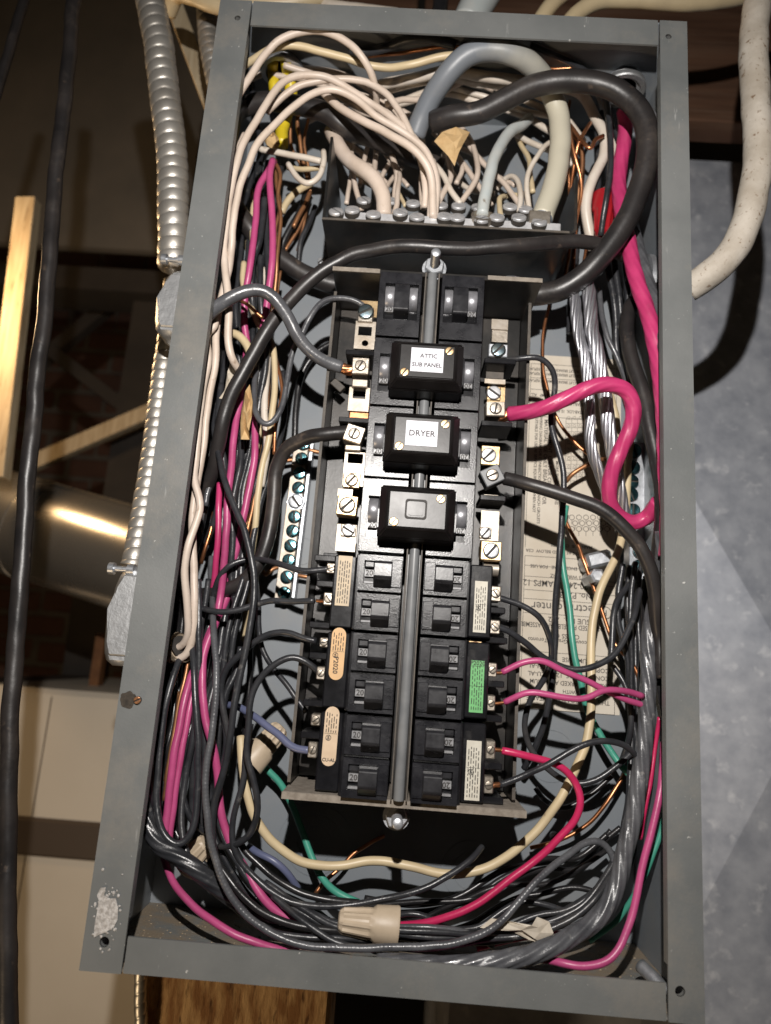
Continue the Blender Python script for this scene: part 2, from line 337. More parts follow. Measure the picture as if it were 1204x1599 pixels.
def tube(bm, P, r, sides=10, rad=None, step=0.0025, flat=1.0):  # rad(i_len, angle, length) -> factor
    P = spline(P, step); fr = frames(P); rings = []; s = 0.0; uvl = bm.loops.layers.uv.verify(); us = []
    L = sum((b - a).length for a, b in zip(P, P[1:]))
    for i, p in enumerate(P):
        if i: s += (P[i] - P[i - 1]).length
        t, n, b = fr[i]; ring = []
        for k in range(sides):
            a = 2 * PI * k / sides; f = rad(s, a, L) if rad else 1.0
            ring.append(bm.verts.new(p + (n * math.cos(a) + b * math.sin(a) * flat) * r * f))
        rings.append(ring); us.append(s / max(L, 1e-6))
    for i in range(len(rings) - 1):
        A, B = rings[i], rings[i + 1]
        for k in range(sides):
            f = bm.faces.new((A[k], A[(k + 1) % sides], B[(k + 1) % sides], B[k]))
            for lp, u, v in zip(f.loops, (us[i], us[i], us[i + 1], us[i + 1]), (k, k + 1, k + 1, k)): lp[uvl].uv = (u, v / sides)
    bm.faces.new(rings[0][::-1]); bm.faces.new(rings[-1])
    return P
def pts(s):                                               # "px,py,depth_mm ..." -> panel points
    out = []; z = -40.0
    for w in s.split():
        q = w.split(',')
        if len(q) > 2: z = float(q[2])
        out.append(at(float(q[0]), float(q[1]), z / 1000.0))
    return out
def ring_rad(pitch, amp): return lambda s, a, L: 1.0 + amp * math.sin(2 * PI * s / pitch)
def strand_rad(n, pitch, amp): return lambda s, a, L: 1.0 + amp * (abs(math.sin((n * a + 2 * PI * n * s / pitch) / 2)) - 0.6)
def inside(p, r):                                         # slide a point along its line of sight until it clears the walls of the box
    p = p.copy()
    for _ in range(40):
        if p.y > 0.7015 - r or abs(p.x) > 0.1830 - r and p.z < -0.006 or p.z < -0.1172 + r or p.y < 0.0024 + r: p = p + (CAM - p) * (0.0015 / (CAM.z - p.z))
        else: break
        if p.z > -0.004: break
    return p
def wire(name, label, cat, material, wpx, s, group=None, style=None, parent=None, bare=None, bare_end=None, bare_mat='copper', sides=10):
    if wpx <= 15 and group != 'cables outside the box': wpx *= 0.90
    P = pts(s); z = sum(dist(p) for p in P) / len(P); r = wpx * 0.5 * z / F_PX
    if group != 'cables outside the box': P = [inside(p, r) for p in P]
    bm = NB(); rad = None; step = 0.0025
    if style == 'strand': rad = strand_rad(7, r * 24, 0.17); sides = 42; step = 0.002
    if style == 'twist': rad = strand_rad(7, r * 24, 0.075); sides = 42; step = 0.002
    if style == 'ring': rad = ring_rad(r * 1.1, 0.035); step = 0.0008
    if style == 'wobble': rad = lambda q, a, L: 1.0 + 0.06 * noise.noise(Vector((q * 60, a, r * 900)))
    tube(bm, P, r, sides, rad, step)
    if parent:
        return obj(name, bm, material, parent, smooth=True)
    o = obj(name, bm, material, None, smooth=True); tag(o, label, cat, group)
    if bare:
        q = pts(bare); b = NB(); tube(b, q, r * (0.55 if style is None else 0.80), 28, None if style is None else strand_rad(7, r * 12, 0.25), 0.001)
        obj('bare_conductor', b, bare_mat, o, smooth=True)
    return o
def text_bm(body, size, align='CENTER'):
    cu = bpy.data.curves.new('t', 'FONT'); cu.body = body; cu.size = size; cu.align_x = align; cu.align_y = 'CENTER'; cu.extrude = 0.00006; cu.resolution_u = 2; cu.offset = 0.00007
    o = bpy.data.objects.new('t', cu); COL.objects.link(o); bpy.context.view_layer.update()
    me = bpy.data.meshes.new_from_object(o.evaluated_get(bpy.context.evaluated_depsgraph_get()))
    bm = NB(); bm.from_mesh(me); bpy.data.objects.remove(o); bpy.data.curves.remove(cu); bpy.data.meshes.remove(me); return bm
def put_text(dst, body, size, x, y, z, ang=0.0, align='CENTER', sx=1.0):
    t = text_bm(body, size, align); M = Matrix.Translation((x, y, z)) @ Matrix.Rotation(ang, 4, 'Z') @ Matrix.Diagonal((sx, 1, 1, 1))
    bmesh.ops.transform(t, matrix=M, verts=t.verts)
    me = bpy.data.meshes.new('t'); t.to_mesh(me); t.free(); dst.from_mesh(me); bpy.data.meshes.remove(me)
# ------------------------------------------------------------------ the enclosure
XW, HB, DB = 0.185, 0.704, 0.118
enc = thing('electrical_enclosure', 'large open grey painted steel breaker box without its cover', 'breaker box', (0, 0, -DB))
bm = NB(); box(bm, -XW, XW, 0, HB, -DB - 0.0016, -DB); obj('back_panel', bm, 'box_paint_inner', enc)
bm = NB(); box(bm, -XW, -XW + 0.0016, 0.0018, HB - 0.0018, -DB + 0.0002, -0.0018); obj('side_wall', bm, 'box_paint_inner', enc)
bm = NB(); box(bm, XW - 0.0016, XW, 0.0018, HB - 0.0018, -DB + 0.0002, -0.0018); obj('side_wall', bm, 'box_paint_inner', enc)
bm = NB(); box(bm, -XW, XW, HB - 0.0016, HB, -DB + 0.0002, -0.0018); obj('top_wall', bm, 'box_paint_inner', enc)
bm = NB(); box(bm, -XW, XW, 0, 0.0016, -DB + 0.0002, -0.0018); obj('bottom_wall', bm, 'box_floor', enc)
def flange(x0, x1, y0, y1, holes, lip):
    bm = NB(); plate_holes(bm, [(x0, y0), (x1, y0), (x1, y1), (x0, y1)], [circ(h[0], h[1], h[2], 16) for h in holes], -0.0016, 0.0)
    for h in holes:                                       # turned-in rim of the hole
        ring = circ(h[0], h[1], h[2], 16); A = [bm.verts.new((p[0], p[1], -0.0001)) for p in ring]; B = [bm.verts.new((p[0], p[1], -0.004)) for p in ring]
        for i in range(16): bm.faces.new((A[i], A[(i + 1) % 16], B[(i + 1) % 16], B[i]))
    if lip == 'L': box(bm, x1 - 0.0014, x1, y0 + 0.03, y1 - 0.03, -0.007, -0.0018)
    if lip == 'R': box(bm, x0, x0 + 0.0014, y0 + 0.03, y1 - 0.03, -0.007, -0.0018)
    if lip == 'T': box(bm, x0 + 0.002, x1 - 0.002, y0, y0 + 0.0014, -0.007, -0.0018)
    if lip == 'B': box(bm, x0 + 0.002, x1 - 0.002, y1 - 0.0014, y1, -0.007, -0.0018)
    return obj('rim_flange', bm, 'box_paint', enc)
h1, h2, h3, h4 = at(371, 28), at(1044, 57), at(163, 1471), at(1062, 1548)
flange(-XW - 0.001, -0.1605, -0.0005, HB + 0.0005, [(h1.x, h1.y, 0.0024), (h3.x, h3.y, 0.0030)], 'L')
flange(0.1648, XW + 0.001, -0.0005, HB + 0.0005, [(h2.x, h2.y, 0.0024), (h4.x, h4.y, 0.0030)], 'R')
flange(-0.1592, 0.1632, 0.6812, HB + 0.0003, [], '')
flange(-0.1592, 0.1634, 0.0, (at(183, 1459).y + at(1035, 1537).y) / 2, [], '')
print('bottom flange', at(183, 1459), at(1035, 1537))
def patch(name, material, c, rx, ry, z, parent, seed, thick=0.0006, n=26):
    random.seed(seed); loop = []
    for i in range(n):
        a = 2 * PI * i / n; k = 1 + 0.30 * noise.noise(Vector((math.cos(a) * 1.7, math.sin(a) * 1.7, seed)))
        loop.append((c[0] + rx * k * math.cos(a), c[1] + ry * k * math.sin(a)))
    b = NB(); prism(b, loop, 'z', z, z + thick); return obj(name, b, material, parent)
c = at(166, 1425); loop = [at(*q) for q in ((147, 1463), (149, 1440), (153, 1420), (155, 1405), (152, 1398), (158, 1386), (166, 1385), (163, 1398), (172, 1403), (181, 1402), (185, 1418), (184, 1436), (178, 1448), (163, 1456))]
bm = NB(); plate_holes(bm, [(p.x, p.y) for p in loop], [], 0.0001, 0.0007); obj('mortar_splash', bm, 'cement', enc)
rnd = random.Random(12); bm = NB()                          # crumbs of the splash round its edge
for i in range(90):
    q = at(166 + rnd.gauss(0, 13), 1425 + rnd.gauss(0, 26)); s = rnd.uniform(0.0003, 0.0010)
    if -0.184 < q.x < -0.163: bmesh.ops.create_icosphere(bm, subdivisions=1, radius=s, matrix=Matrix.Translation((q.x, q.y, 0.0003)) @ Matrix.Diagonal((1, rnd.uniform(.6, 1.5), 0.6, 1)))
o = obj('mortar_crumbs', bm, 'cement', enc); o['kind'] = 'stuff'
c = at(200, 1092); patch('soot_mark', 'soot', (c.x, c.y), 0.0052, 0.0050, 0.0001, enc, 3, 0.00025)
c = at(216, 1093); bm = screw_bm(Vector((c.x, c.y, 0.0012)), 0.0023, 0.0022, 0.5); obj('scorched_screw', bm, 'copper_dull', enc)
for q, rr in (((492, 1320), (0.0135, 0.022, 0.030)), ((735, 1360), (0.0135, 0.022)), ((470, 860), (0.012,)), ((860, 1180), (0.012, 0.02))):   # knockouts stamped in the back
    c = at(q[0], q[1], -DB); bm = NB()
    for r in rr:
        A, B = circ(c.x, c.y, r, 40), circ(c.x, c.y, r - 0.0007, 40)
        plate_holes(bm, A, [B], -DB - 0.0001, -DB + 0.0005)
    obj('knockout', bm, 'box_paint_inner', enc)
for q in ((502, 408), (865, 1305), (400, 1408), (800, 1235)):
    c = at(q[0], q[1], -DB + 0.003); bm = screw_bm(c, 0.0034, 0.0028, 0.8); obj('mounting_screw', bm, 'zinc', enc)
bm = NB(); random.seed(5)
for i in range(900):
    x = random.uniform(-0.18, 0.18); z = -random.random() ** 1.5 * 0.115 - 0.003; s = random.uniform(0.0003, 0.0009)
    if abs(x + 0.13) > 0.05 and random.random() < 0.45: continue
    bmesh.ops.create_icosphere(bm, subdivisions=1, radius=s, matrix=Matrix.Translation((x, 0.0016 + s * 0.5, z)) @ Matrix.Diagonal((random.uniform(.6, 1.8), 0.6, 1, 1)))
o = obj('debris', bm, 'dust'); tag(o, 'crumbs of rust and plaster dust lying on the box floor', 'debris'); o['kind'] = 'stuff'
c1, c2 = at(1003, 1507, -0.012), at(1040, 1548, -0.006)
bm = NB(); tube(bm, [at(1000, 1508, -0.03), at(1022, 1528, -0.02), at(1040, 1552, -0.012)], 0.0042, 14)
tag(obj('steel_pin', bm, 'zinc', smooth=True), 'short shiny steel pin lying in the lower right corner of the box', 'pin')

# ------------------------------------------------------------------ directory label pasted in the back
ZL = -DB + 0.0004
lab = thing('directory_label', 'aged cream paper wiring directory pasted upside down inside the box', 'paper label', (0.13, 0.32, -DB))
p0, p1 = at(822, 553, ZL), at(967, 1117, ZL); LX0, LX1, LY0, LY1 = 0.0885, 0.1715, p1.y, p0.y
bm = NB(); box(bm, LX0, LX1, LY0, LY1, -DB + 0.0001, ZL); obj('sheet', bm, 'paper', lab)
tx = NB()
def ln(px, py, s, h=0.0042, txt=tx, sx=1.0):             # line of print that ends (reading right to left, it is upside down) at px
    p = at(px, py, ZL); put_text(txt, s, h, p.x, p.y, ZL + 0.0001, PI, 'LEFT', sx)
ln(952, 1098, 'THIS PANELBOARD IS SUITABLE', 0.0052, sx=0.9); ln(952, 1085, 'WHEN WIRED WITH', 0.0040)
ln(952, 1072, 'BREAKERS MARKED ALUMINUM', 0.0050, sx=0.9); ln(952, 1060, 'CONDUCTORS  125A  CU-AL', 0.0050)
ln(952, 1048, 'COPPER  ALUMINUM   CU-AL', 0.0050); ln(952, 1035, 'ALUMINUM   USE   125A', 0.0050)
ln(930, 1005, 'Vancouver  Granby  Toronto', 0.0046); ln(905, 995, 'CLASS CTL', 0.0052); ln(945, 983, 'ENCLOSED PANELBOARD ASSEMBLY', 0.0056, sx=0.78)
ln(930, 972, 'ISSUE No.  A-2', 0.0062); ln(940, 953, 'electric center', 0.0098); ln(925, 932, 'No. PX-3', 0.0070); ln(925, 916, '120-240     AMPS 125', 0.0074, sx=0.92)
ln(925, 903, '1 PH 3 WIRE  60 HZ', 0.0040); ln(925, 890, 'TYPE 1 ENCLOSURE   FOR USE', 0.0038); ln(925, 878, 'MAX.', 0.0040)
ln(925, 866, 'BREAKERS AS LISTED BELOW  CSA', 0.0036); ln(925, 855, 'MAIN  SUB  CIRCUITS', 0.0036)
for y in (600, 589, 582): ln(930, y, 'BRANCH CIRCUIT BREAKERS MAY BE REPLACED BY', 0.0036, sx=0.8)
for y in (622, 633, 645): ln(925, y, 'TYPE STAB-LOK  15 AMP  20 AMP   ALL TYPES', 0.0040, sx=0.78)
def vt(px, py, s, h): p = at(px, py, ZL); put_text(tx, s, h, p.x, p.y, ZL + 0.0001, -PI / 2, 'LEFT')
vt(853, 655, 'MATERIAL USE ONLY BREAKERS FOR', 0.0046); vt(860, 655, 'REPLACEMENT  USE FOR CIRCUIT', 0.0046); vt(845, 650, 'WIRING DIAGRAM FOR CONNECTION OF BRANCH CIRCUITS', 0.0034); vt(838, 650, 'SUITABLE FOR USE AS SERVICE EQUIPMENT WHEN NOT', 0.0034); vt(870, 720, 'MORE THAN SIX MAINS', 0.0036)
def rule(ax, ay, bx, by, w=0.0005):
    a, b = at(ax, ay, ZL), at(bx, by, ZL); d = Vector((b.x - a.x, b.y - a.y)); n = Vector((-d.y, d.x)).normalized() * w / 2
    prism(tx, [(a.x + n.x, a.y + n.y), (b.x + n.x, b.y + n.y), (b.x - n.x, b.y - n.y), (a.x - n.x, a.y - n.y)], 'z', ZL + 0.00005, ZL + 0.00015)
def yr(y): return at(900, y, ZL).y
def hr(y, x0=LX0 + 0.004, x1=LX1 - 0.004): box(tx, x0, x1, y - 0.0002, y + 0.0002, ZL + 0.00005, ZL + 0.00015)
for y in (572, 594, 612, 654, 873, 888, 905, 912, 926, 940, 962, 1022, 1112): hr(yr(y))
for x in (LX0 + 0.004, LX1 - 0.004):
    box(tx, x - 0.0002, x + 0.0002, yr(1112), yr(873), ZL + 0.00005, ZL + 0.00015); box(tx, x - 0.0002, x + 0.0002, yr(860), yr(572), ZL + 0.00005, ZL + 0.00015)
for gx in range(4):
    for gy in range(16):
        p = at(888 + gx * 9, 655 + gy * 6.4, ZL); x, y = p.x, p.y
        box(tx, x - 0.0022, x + 0.0022, y - 0.00015, y + 0.00015, ZL + 0.00005, ZL + 0.00015)
        if gy % 2 == 0: plate_holes(tx, circ(x, y + 0.0016, 0.0013, 10), [circ(x, y + 0.0016, 0.0010, 10)], ZL + 0.00005, ZL + 0.00015)
    p = at(884 + gx * 9, 652, ZL); q = at(882 + gx * 9, 755, ZL); box(tx, p.x - 0.00015, p.x + 0.00015, q.y, p.y, ZL + 0.00006, ZL + 0.00016)
for j in range(3):
    for i in range(6):
        p = at(893 + i * 11 + (j % 2) * 5, 808 + j * 9, ZL); plate_holes(tx, circ(p.x, p.y, 0.0024, 12), [circ(p.x, p.y, 0.0019, 12)], ZL + 0.00005, ZL + 0.00015); box(tx, p.x - 0.0002, p.x + 0.0002, p.y - 0.006, p.y - 0.0024, ZL + 0.00005, ZL + 0.00015)
p = at(945, 957, ZL); plate_holes(tx, circ(p.x, p.y, 0.0052, 20), [circ(p.x, p.y, 0.0046, 20)], ZL + 0.00005, ZL + 0.00015); put_text(tx, 'F', 0.007, p.x, p.y, ZL + 0.0001, PI)
obj('printed_text', tx, 'ink_soft', lab)

# ------------------------------------------------------------------ breaker pan, end plates, neutral bracket
pan = thing('breaker_pan', 'black steel pan with fibre end plates that carries the breakers', 'breaker pan', (0, 0.29, -0.10))
for s in (-1, 1):
    x = -0.0750 if s < 0 else 0.0755
    bm = NB(); box(bm, min(x, x + s * 0.0022), max(x, x + s * 0.0022), 0.1080, 0.4765, -0.112, -0.040, 0.0004); obj('side_rail', bm, 'steel_black', pan)
    bm = NB(); box(bm, min(x, x + s * 0.0022), max(x, x + s * 0.0022), 0.1090, 0.4755, -0.0398, -0.0388); obj('rail_edge', bm, 'fibre_and_shade', pan)
bm = NB(); box(bm, -0.0745, 0.0750, 0.1085, 0.4790, -0.0785, -0.076); obj('deck_plate', bm, 'steel_black', pan)
for y0, y1, xs in ((0.4800, 0.4838, 0.0), (0.1020, 0.1066, 0.0)):
    bm = NB(); box(bm, -0.0770, 0.0815, y0, y1, -0.112, -0.0172, 0.0003); obj('end_plate', bm, 'steel_black' if y0 > 0.3 else 'fibre', pan)
    bm = NB()
    if y0 > 0.3: box(bm, -0.0770, -0.041, y0 + 0.0002, y1 - 0.0002, -0.0170, -0.0162); box(bm, 0.0405, 0.0815, y0 + 0.0002, y1 - 0.0002, -0.0170, -0.0162)
    else: box(bm, -0.0770, 0.0815, y0 + 0.0002, y1 - 0.0002, -0.0170, -0.0162)
    obj('plate_edge', bm, 'fibre', pan)
for q, w in (((800, 437), 12), ((565, 424), 9)):
    c = at(q[0], q[1], -0.03); bm = screw_bm(c, 0.006, 0.004, 0.7, kind='hex', tilt=Matrix.Rotation(-0.9, 3, 'X')); obj('plate_screw', bm, 'zinc', pan)
for x0, x1 in ((-0.0066, -0.0057), (0.0033, 0.0042)):
    bm = NB(); box(bm, x0, x1, 0.1075, 0.4795, -0.05, -0.0105); obj('channel_edge', bm, 'fibre_and_shade', pan)
bm = NB(); box(bm, -0.0056, 0.0032, 0.1075, 0.4795, -0.05, -0.019); obj('channel_base', bm, 'steel_black', pan)
rod = thing('retaining_rod', 'grey painted centre rod clamped between the two breaker columns', 'rod', (-0.0012, 0.29, -0.011))
bm = NB(); lathe(bm, (-0.0012, 0, -0.0120), [(0.0033, 0.1075), (0.0035, 0.1085), (0.0035, 0.4780), (0.0033, 0.4790)], 20, axis='y'); obj('bar', bm, 'rod_paint', rod, autosmooth=40)
def stud(name, label, base, tip, parent=None):
    t = thing(name, label, 'stud bolt', base); d = (Vector(tip) - Vector(base)); L = d.length; M = aim_mtx(d)
    bm = NB(); n = 16; prof = []; k = 0.0
    while k < L - 0.001: prof += [(0.0036, k), (0.0031, k + 0.0006)]; k += 0.0012
    prof += [(0.0033, L - 0.0005), (0.0024, L)]
    lathe(bm, base, prof, 18, mtx=M); obj('thread', bm, 'zinc', t, autosmooth=50)
    bm = NB(); prs = circ(0, 0, 0.0078, 6, 0.3); A = [bm.verts.new(Vector(base) + M @ Vector((p[0], p[1], 0.0015))) for p in prs]; B = [bm.verts.new(Vector(base) + M @ Vector((p[0], p[1], 0.0068))) for p in prs]
    fs = [bm.faces.new(A), bm.faces.new(B)] + [bm.faces.new((A[i], A[(i + 1) % 6], B[(i + 1) % 6], B[i])) for i in range(6)]
    bmesh.ops.bevel(bm, geom=list({e for f in fs for e in f.edges}), offset=0.0007, segments=1, affect='EDGES'); obj('nut', bm, 'zinc', t)
    bm = NB(); lathe(bm, base, [(0.0092, 0.0), (0.0092, 0.0012)], 24, mtx=M); obj('washer', bm, 'zinc', t); return t
stud('stud_bolt', 'threaded zinc stud with nut at the upper end of the centre rod', at(678, 421, -0.020), at(681, 393, 0.004))
stud('stud_bolt', 'threaded zinc stud with nut below the lower end of the centre rod', at(619, 1274, -0.040), at(621, 1287, -0.008))

nb = thing('neutral_bar', 'black bracket with aluminium neutral bars and many wire screws at the top', 'terminal bar', (0.008, 0.532, -0.08))
def ctx(z): return None
prof = [(-0.0910, 0.607), (-0.0910, 0.534)] + [(0.1035, 0.534)]
bm = NB(); box(bm, -0.0912, 0.1040, 0.5318, 0.5340, -0.116, -0.0305); obj('shelf', bm, 'steel_black', nb)
bm = NB(); box(bm, -0.0912, -0.0890, 0.5342, 0.608, -0.116, -0.0305); obj('side_plate', bm, 'steel_black', nb)
a = [(0.1040 + 0.006 * math.sin(t * PI / 16), 0.5378 - 0.006 * math.cos(t * PI / 16)) for t in range(9)]; b = [(0.1040 + 0.0038 * math.sin(t * PI / 16), 0.5378 - 0.0038 * math.cos(t * PI / 16)) for t in range(8, -1, -1)]
bm = NB(); prism(bm, a + [(0.1100, 0.584)] + [(0.1078, 0.584)] + b, 'z', -0.116, -0.0305); obj('side_plate', bm, 'steel_black', nb)
bm = NB(); box(bm, -0.0912, 0.1040, 0.5320, 0.5338, -0.0303, -0.0297); obj('shelf_edge', bm, 'fibre_and_shade', nb)
for y0, y1, z0, z1 in ((0.5342, 0.5430, -0.048, -0.0335), (0.5342, 0.5510, -0.072, -0.052)):
    bm = NB(); box(bm, -0.085, 0.098, y0, y1, z0, z1, 0.0006); obj('bar', bm, 'alu_screw', nb)
tl = Matrix.Rotation(-0.55, 3, 'X')
for i, q in enumerate([(525, 333, 0), (550, 330, 0), (583, 337, 0), (625, 334, 0), (651, 341, 0), (694, 340, 0), (714, 342, 0), (752, 345, 0), (776, 342, 0), (810, 342, 0), (842, 349, 0),
                       (568, 315, 1), (609, 316, 1), (645, 320, 1), (688, 323, 1), (716, 324, 1), (747, 326, 1), (796, 325, 1), (820, 329, 1)]):
    c = at(q[0], q[1], -0.0325 if q[2] == 0 else -0.0505); bm = screw_bm(c, 0.0060, 0.0040, random.uniform(-0.9, 0.9), 0.12, tilt=tl); obj('terminal_screw', bm, 'alu_screw', nb, autosmooth=50)
c = at(843, 346, -0.032); bm = NB(); box(bm, c.x - 0.0085, c.x + 0.0085, c.y - 0.0005, c.y + 0.010, -0.046, -0.0318, 0.0006); obj('main_lug', bm, 'lug_silver', nb)
c = at(754, 338, -0.034); bm = NB(); lathe(bm, c, [(0.0095, -0.008), (0.0095, 0.001), (0.0075, 0.0015), (0.0075, -0.002)], 24, mtx=tl); obj('main_lug', bm, 'lug_silver', nb, autosmooth=40)

# ------------------------------------------------------------------ breakers
XC = -0.0012; ZF = -0.0120
YT = [0.4795 - 0.05335 * i for i in range(8)]
def X(s, a): return XC + s * a
def sbox(bm, s, a0, a1, y0, y1, z0, z1, bev=0.0): x0, x1 = X(s, a0), X(s, a1); return box(bm, min(x0, x1), max(x0, x1), y0, y1, z0, z1, bev)
def face_plate(s, y0, y1, wy0, wy1, wa0, wa1, z0, z1, a0=0.0076, a1=0.0372):
    xs = sorted((X(s, a0), X(s, a1))); ws = sorted((X(s, wa0), X(s, wa1))); bm = NB()
    plate_holes(bm, [(xs[0], y0), (xs[1], y0), (xs[1], y1), (xs[0], y1)], [[(ws[0], wy0), (ws[1], wy0), (ws[1], wy1), (ws[0], wy1)]], z0, z1)
    return bm
def lug(parent, px, py, wpx, hpx, z, ang=0.0, sang=0.6, material='lug_silver', screw='lug_silver', sr=0.36, depth=0.010, off=(0, 0), nm='lug', kind='slot'):
    c = at(px, py, z); k = mpp(px, py, z); bm = NB()
    box(bm, c.x - wpx * k / 2, c.x + wpx * k / 2, c.y - hpx * k / 2, c.y + hpx * k / 2, z - depth, z, 0.0007, rot=rz(ang) if ang else None)
    l = obj(nm, bm, material, parent)
    if screw:
        r = min(wpx, hpx) * k * sr; b = screw_bm(Vector((c.x + off[0] * k, c.y - off[1] * k, z + 0.0004)), r, r * 0.5, sang, 0.13, kind)
        obj('screw', b, screw, l, autosmooth=50)
    return l
def ink_lines(bm, x0, x1, y0, y1, z, n, seed, vertical=True):
    rnd = random.Random(seed)
    for i in range(n):
        x = x0 + (x1 - x0) * (i + 0.5) / n; w = (x1 - x0) / n * 0.34; y = y0
        while y < y1 - 0.0015:
            l = rnd.uniform(0.0012, 0.0040); l = min(l, y1 - y)
            if vertical: box(bm, x - w / 2, x + w / 2, y, y + l, z, z + 0.0001)
            y += l + rnd.uniform(0.0006, 0.0016)
def numeral(parent, s, x, y, z, h, ang, body='20'):
    t = NB(); put_text(t, body, h, x, y, z, ang); obj('numeral', t, 'ink', parent)
def duplex(s, i, label, labspec, g):
    yt, yb = YT[i] - 0.0006, YT[i + 1] + 0.0006; ym = (YT[i] + YT[i + 1]) / 2
    t = thing('twin_breaker', label, 'circuit breaker', (X(s, 0.022), ym, -0.04), g)
    bm = NB(); sbox(bm, s, 0.0074, 0.0396, yb, yt, -0.0755, ZF - 0.004, 0.0008); obj('body', bm, 'bakelite', t)
    bm = NB(); sbox(bm, s, 0.0399, 0.0555, yb + 0.001, yt - 0.001, -0.0755, -0.0225, 0.0010); obj('shoulder', bm, 'bakelite', t)
    for r in range(2):
        y1 = yt - 0.0003 - r * (ym - yb + 0.0004); y0 = (ym + 0.0007 if r == 0 else yb + 0.0003); yc = (y0 + y1) / 2 + 0.0002
        y1 -= 0.0006
        # raised face with its window, then the handle and the numeral plate in the window
        f = face_plate(s, y0, y1, yc - 0.0082, yc + 0.0078, 0.0135, 0.0338, ZF - 0.0042, ZF + 0.0012); fo = obj('face_plate', f, 'bakelite_face', t)
        bm = NB(); sbox(bm, s, 0.0078, 0.0150, yc - 0.0098, yc + 0.0092, ZF + 0.0013, ZF + 0.0024, 0.0004); obj('shutter_cover', bm, 'bakelite_face', t)
        hx0, hx1 = sorted((X(s, 0.0144), X(s, 0.0266)))
        prf = [(yc + 0.0074, ZF - 0.004), (yc + 0.0076, ZF + 0.0040), (yc + 0.0068, ZF + 0.0100), (yc + 0.0052, ZF + 0.0124), (yc - 0.0038, ZF + 0.0126), (yc - 0.0055, ZF + 0.0112), (yc - 0.0104, ZF + 0.0022), (yc - 0.0080, ZF - 0.004)]
        bm = NB(); prism(bm, prf, 'x', hx0, hx1, 0.0005); obj('handle', bm, 'handle_black', t)
        bm = NB(); sbox(bm, s, 0.0267, 0.0334, yc - 0.0032, yc + 0.0018, ZF - 0.0042, ZF - 0.0014, 0.0003); sbox(bm, s, 0.0267, 0.0334, yc - 0.0078, yc - 0.0062, ZF - 0.0042, ZF - 0.0010, 0.0003)
        pl = obj('numeral_plate', bm, 'numeral_plate', t); numeral(pl, s, X(s, 0.0300), yc - 0.0007, ZF - 0.00125, 0.0052, 0.0 if s < 0 else PI)
        bm = NB(); sbox(bm, s, 0.0267, 0.0336, yc + 0.0030, yc + 0.0076, ZF - 0.0042, ZF - 0.0005, 0.0008); obj('barrel', bm, 'handle_black', t)
    kind, material, ya, ye, w = labspec                  # the rating sticker on the shoulder
    cx_ = X(s, 0.0478); y1, y0 = ye, ya; z = -0.0224; bm = NB()
    if kind == 'pill':
        lp = [(cx_ + w / 2 * math.cos(a), y1 - w / 2 + w / 2 * math.sin(a)) for a in [PI * k / 10 for k in range(11)]] + [(cx_ + w / 2 * math.cos(a), y0 + w / 2 + w / 2 * math.sin(a)) for a in [PI + PI * k / 10 for k in range(11)]]
        prism(bm, lp, 'z', z, z + 0.0004)
    else: box(bm, cx_ - w / 2, cx_ + w / 2, y0, y1, z, z + 0.0004)
    lb = obj('rating_label', bm, material, t); pr = NB(); zz = z + 0.00042; h = y1 - y0
    ink_lines(pr, cx_ - w * 0.42, cx_ + w * 0.42, y0 + h * (0.56 if kind == 'pill' else 0.05), y1 - h * 0.10, zz, 5, i * 7 + int(s))
    if kind == 'pill' or material == 'label_white':
        plate_holes(pr, circ(cx_ - w * 0.14, y0 + h * 0.47, w * 0.20, 14), [circ(cx_ - w * 0.14, y0 + h * 0.47, w * 0.16, 14)], zz, zz + 0.0001)
        put_text(pr, 'SA', 0.0022, cx_ - w * 0.14, y0 + h * 0.47, zz + 0.0001, PI / 2)
        box(pr, cx_ - w * 0.45, cx_ + w * 0.45, y0 + h * 0.54, y0 + h * 0.546, zz, zz + 0.0001)
    if kind == 'pill':
        put_text(pr, 'P2020' if material == 'label_orange' else 'CU-AL', 0.0046 if material == 'label_orange' else 0.003, cx_ - w * (0.08 if material == 'label_orange' else 0), y0 + h * (0.28 if material == 'label_orange' else 0.10), zz + 0.0001, -PI / 2 if material == 'label_orange' else 0)
    if material == 'label_green':
        put_text(pr, 'P2020', 0.0040, cx_, y1 - h * 0.055, zz + 0.0001, 0); box(pr, cx_ - w / 2, cx_ + w / 2, y1 - h * 0.115, y1 - h * 0.107, zz, zz + 0.0001); box(pr, cx_ - w / 2, cx_ + w / 2, y0 + h * 0.5, y0 + h * 0.508, zz, zz + 0.0001)
    obj('print', pr, 'ink', lb); return t
G2 = 'twin circuit breakers in the two lower columns'
def yz(px, py): return at(px, py, -0.022).y
tb = {}
tb['L4'] = duplex(-1, 4, 'twin breaker with a narrow tan rating label, upper left of the small breakers', ('box', 'label_tan', yz(535, 946), yz(540, 868), 0.0098), G2)
tb['L5'] = duplex(-1, 5, 'twin breaker with an orange rounded label reading P2020', ('pill', 'label_orange', yz(525, 1062), yz(530, 980), 0.0098), G2)
tb['L6'] = duplex(-1, 6, 'twin breaker with a cream rounded rating label, just above the bottom plate', ('pill', 'label_cream', yz(508, 1196), yz(516, 1103), 0.0096), G2)
tb['R4'] = duplex(1, 4, 'twin breaker with a white rating label, beside the paper wiring directory', ('box', 'label_white', yz(752, 988), yz(758, 908), 0.0088), G2)
tb['R5'] = duplex(1, 5, 'twin breaker with a bright green rating label', ('box', 'label_green', yz(746, 1113), yz(752, 1032), 0.0092), G2)
tb['R6'] = duplex(1, 6, 'twin breaker with a white rating label, lowest on the right above the bottom plate', ('box', 'label_white', yz(737, 1250), yz(745, 1157), 0.0098), G2)
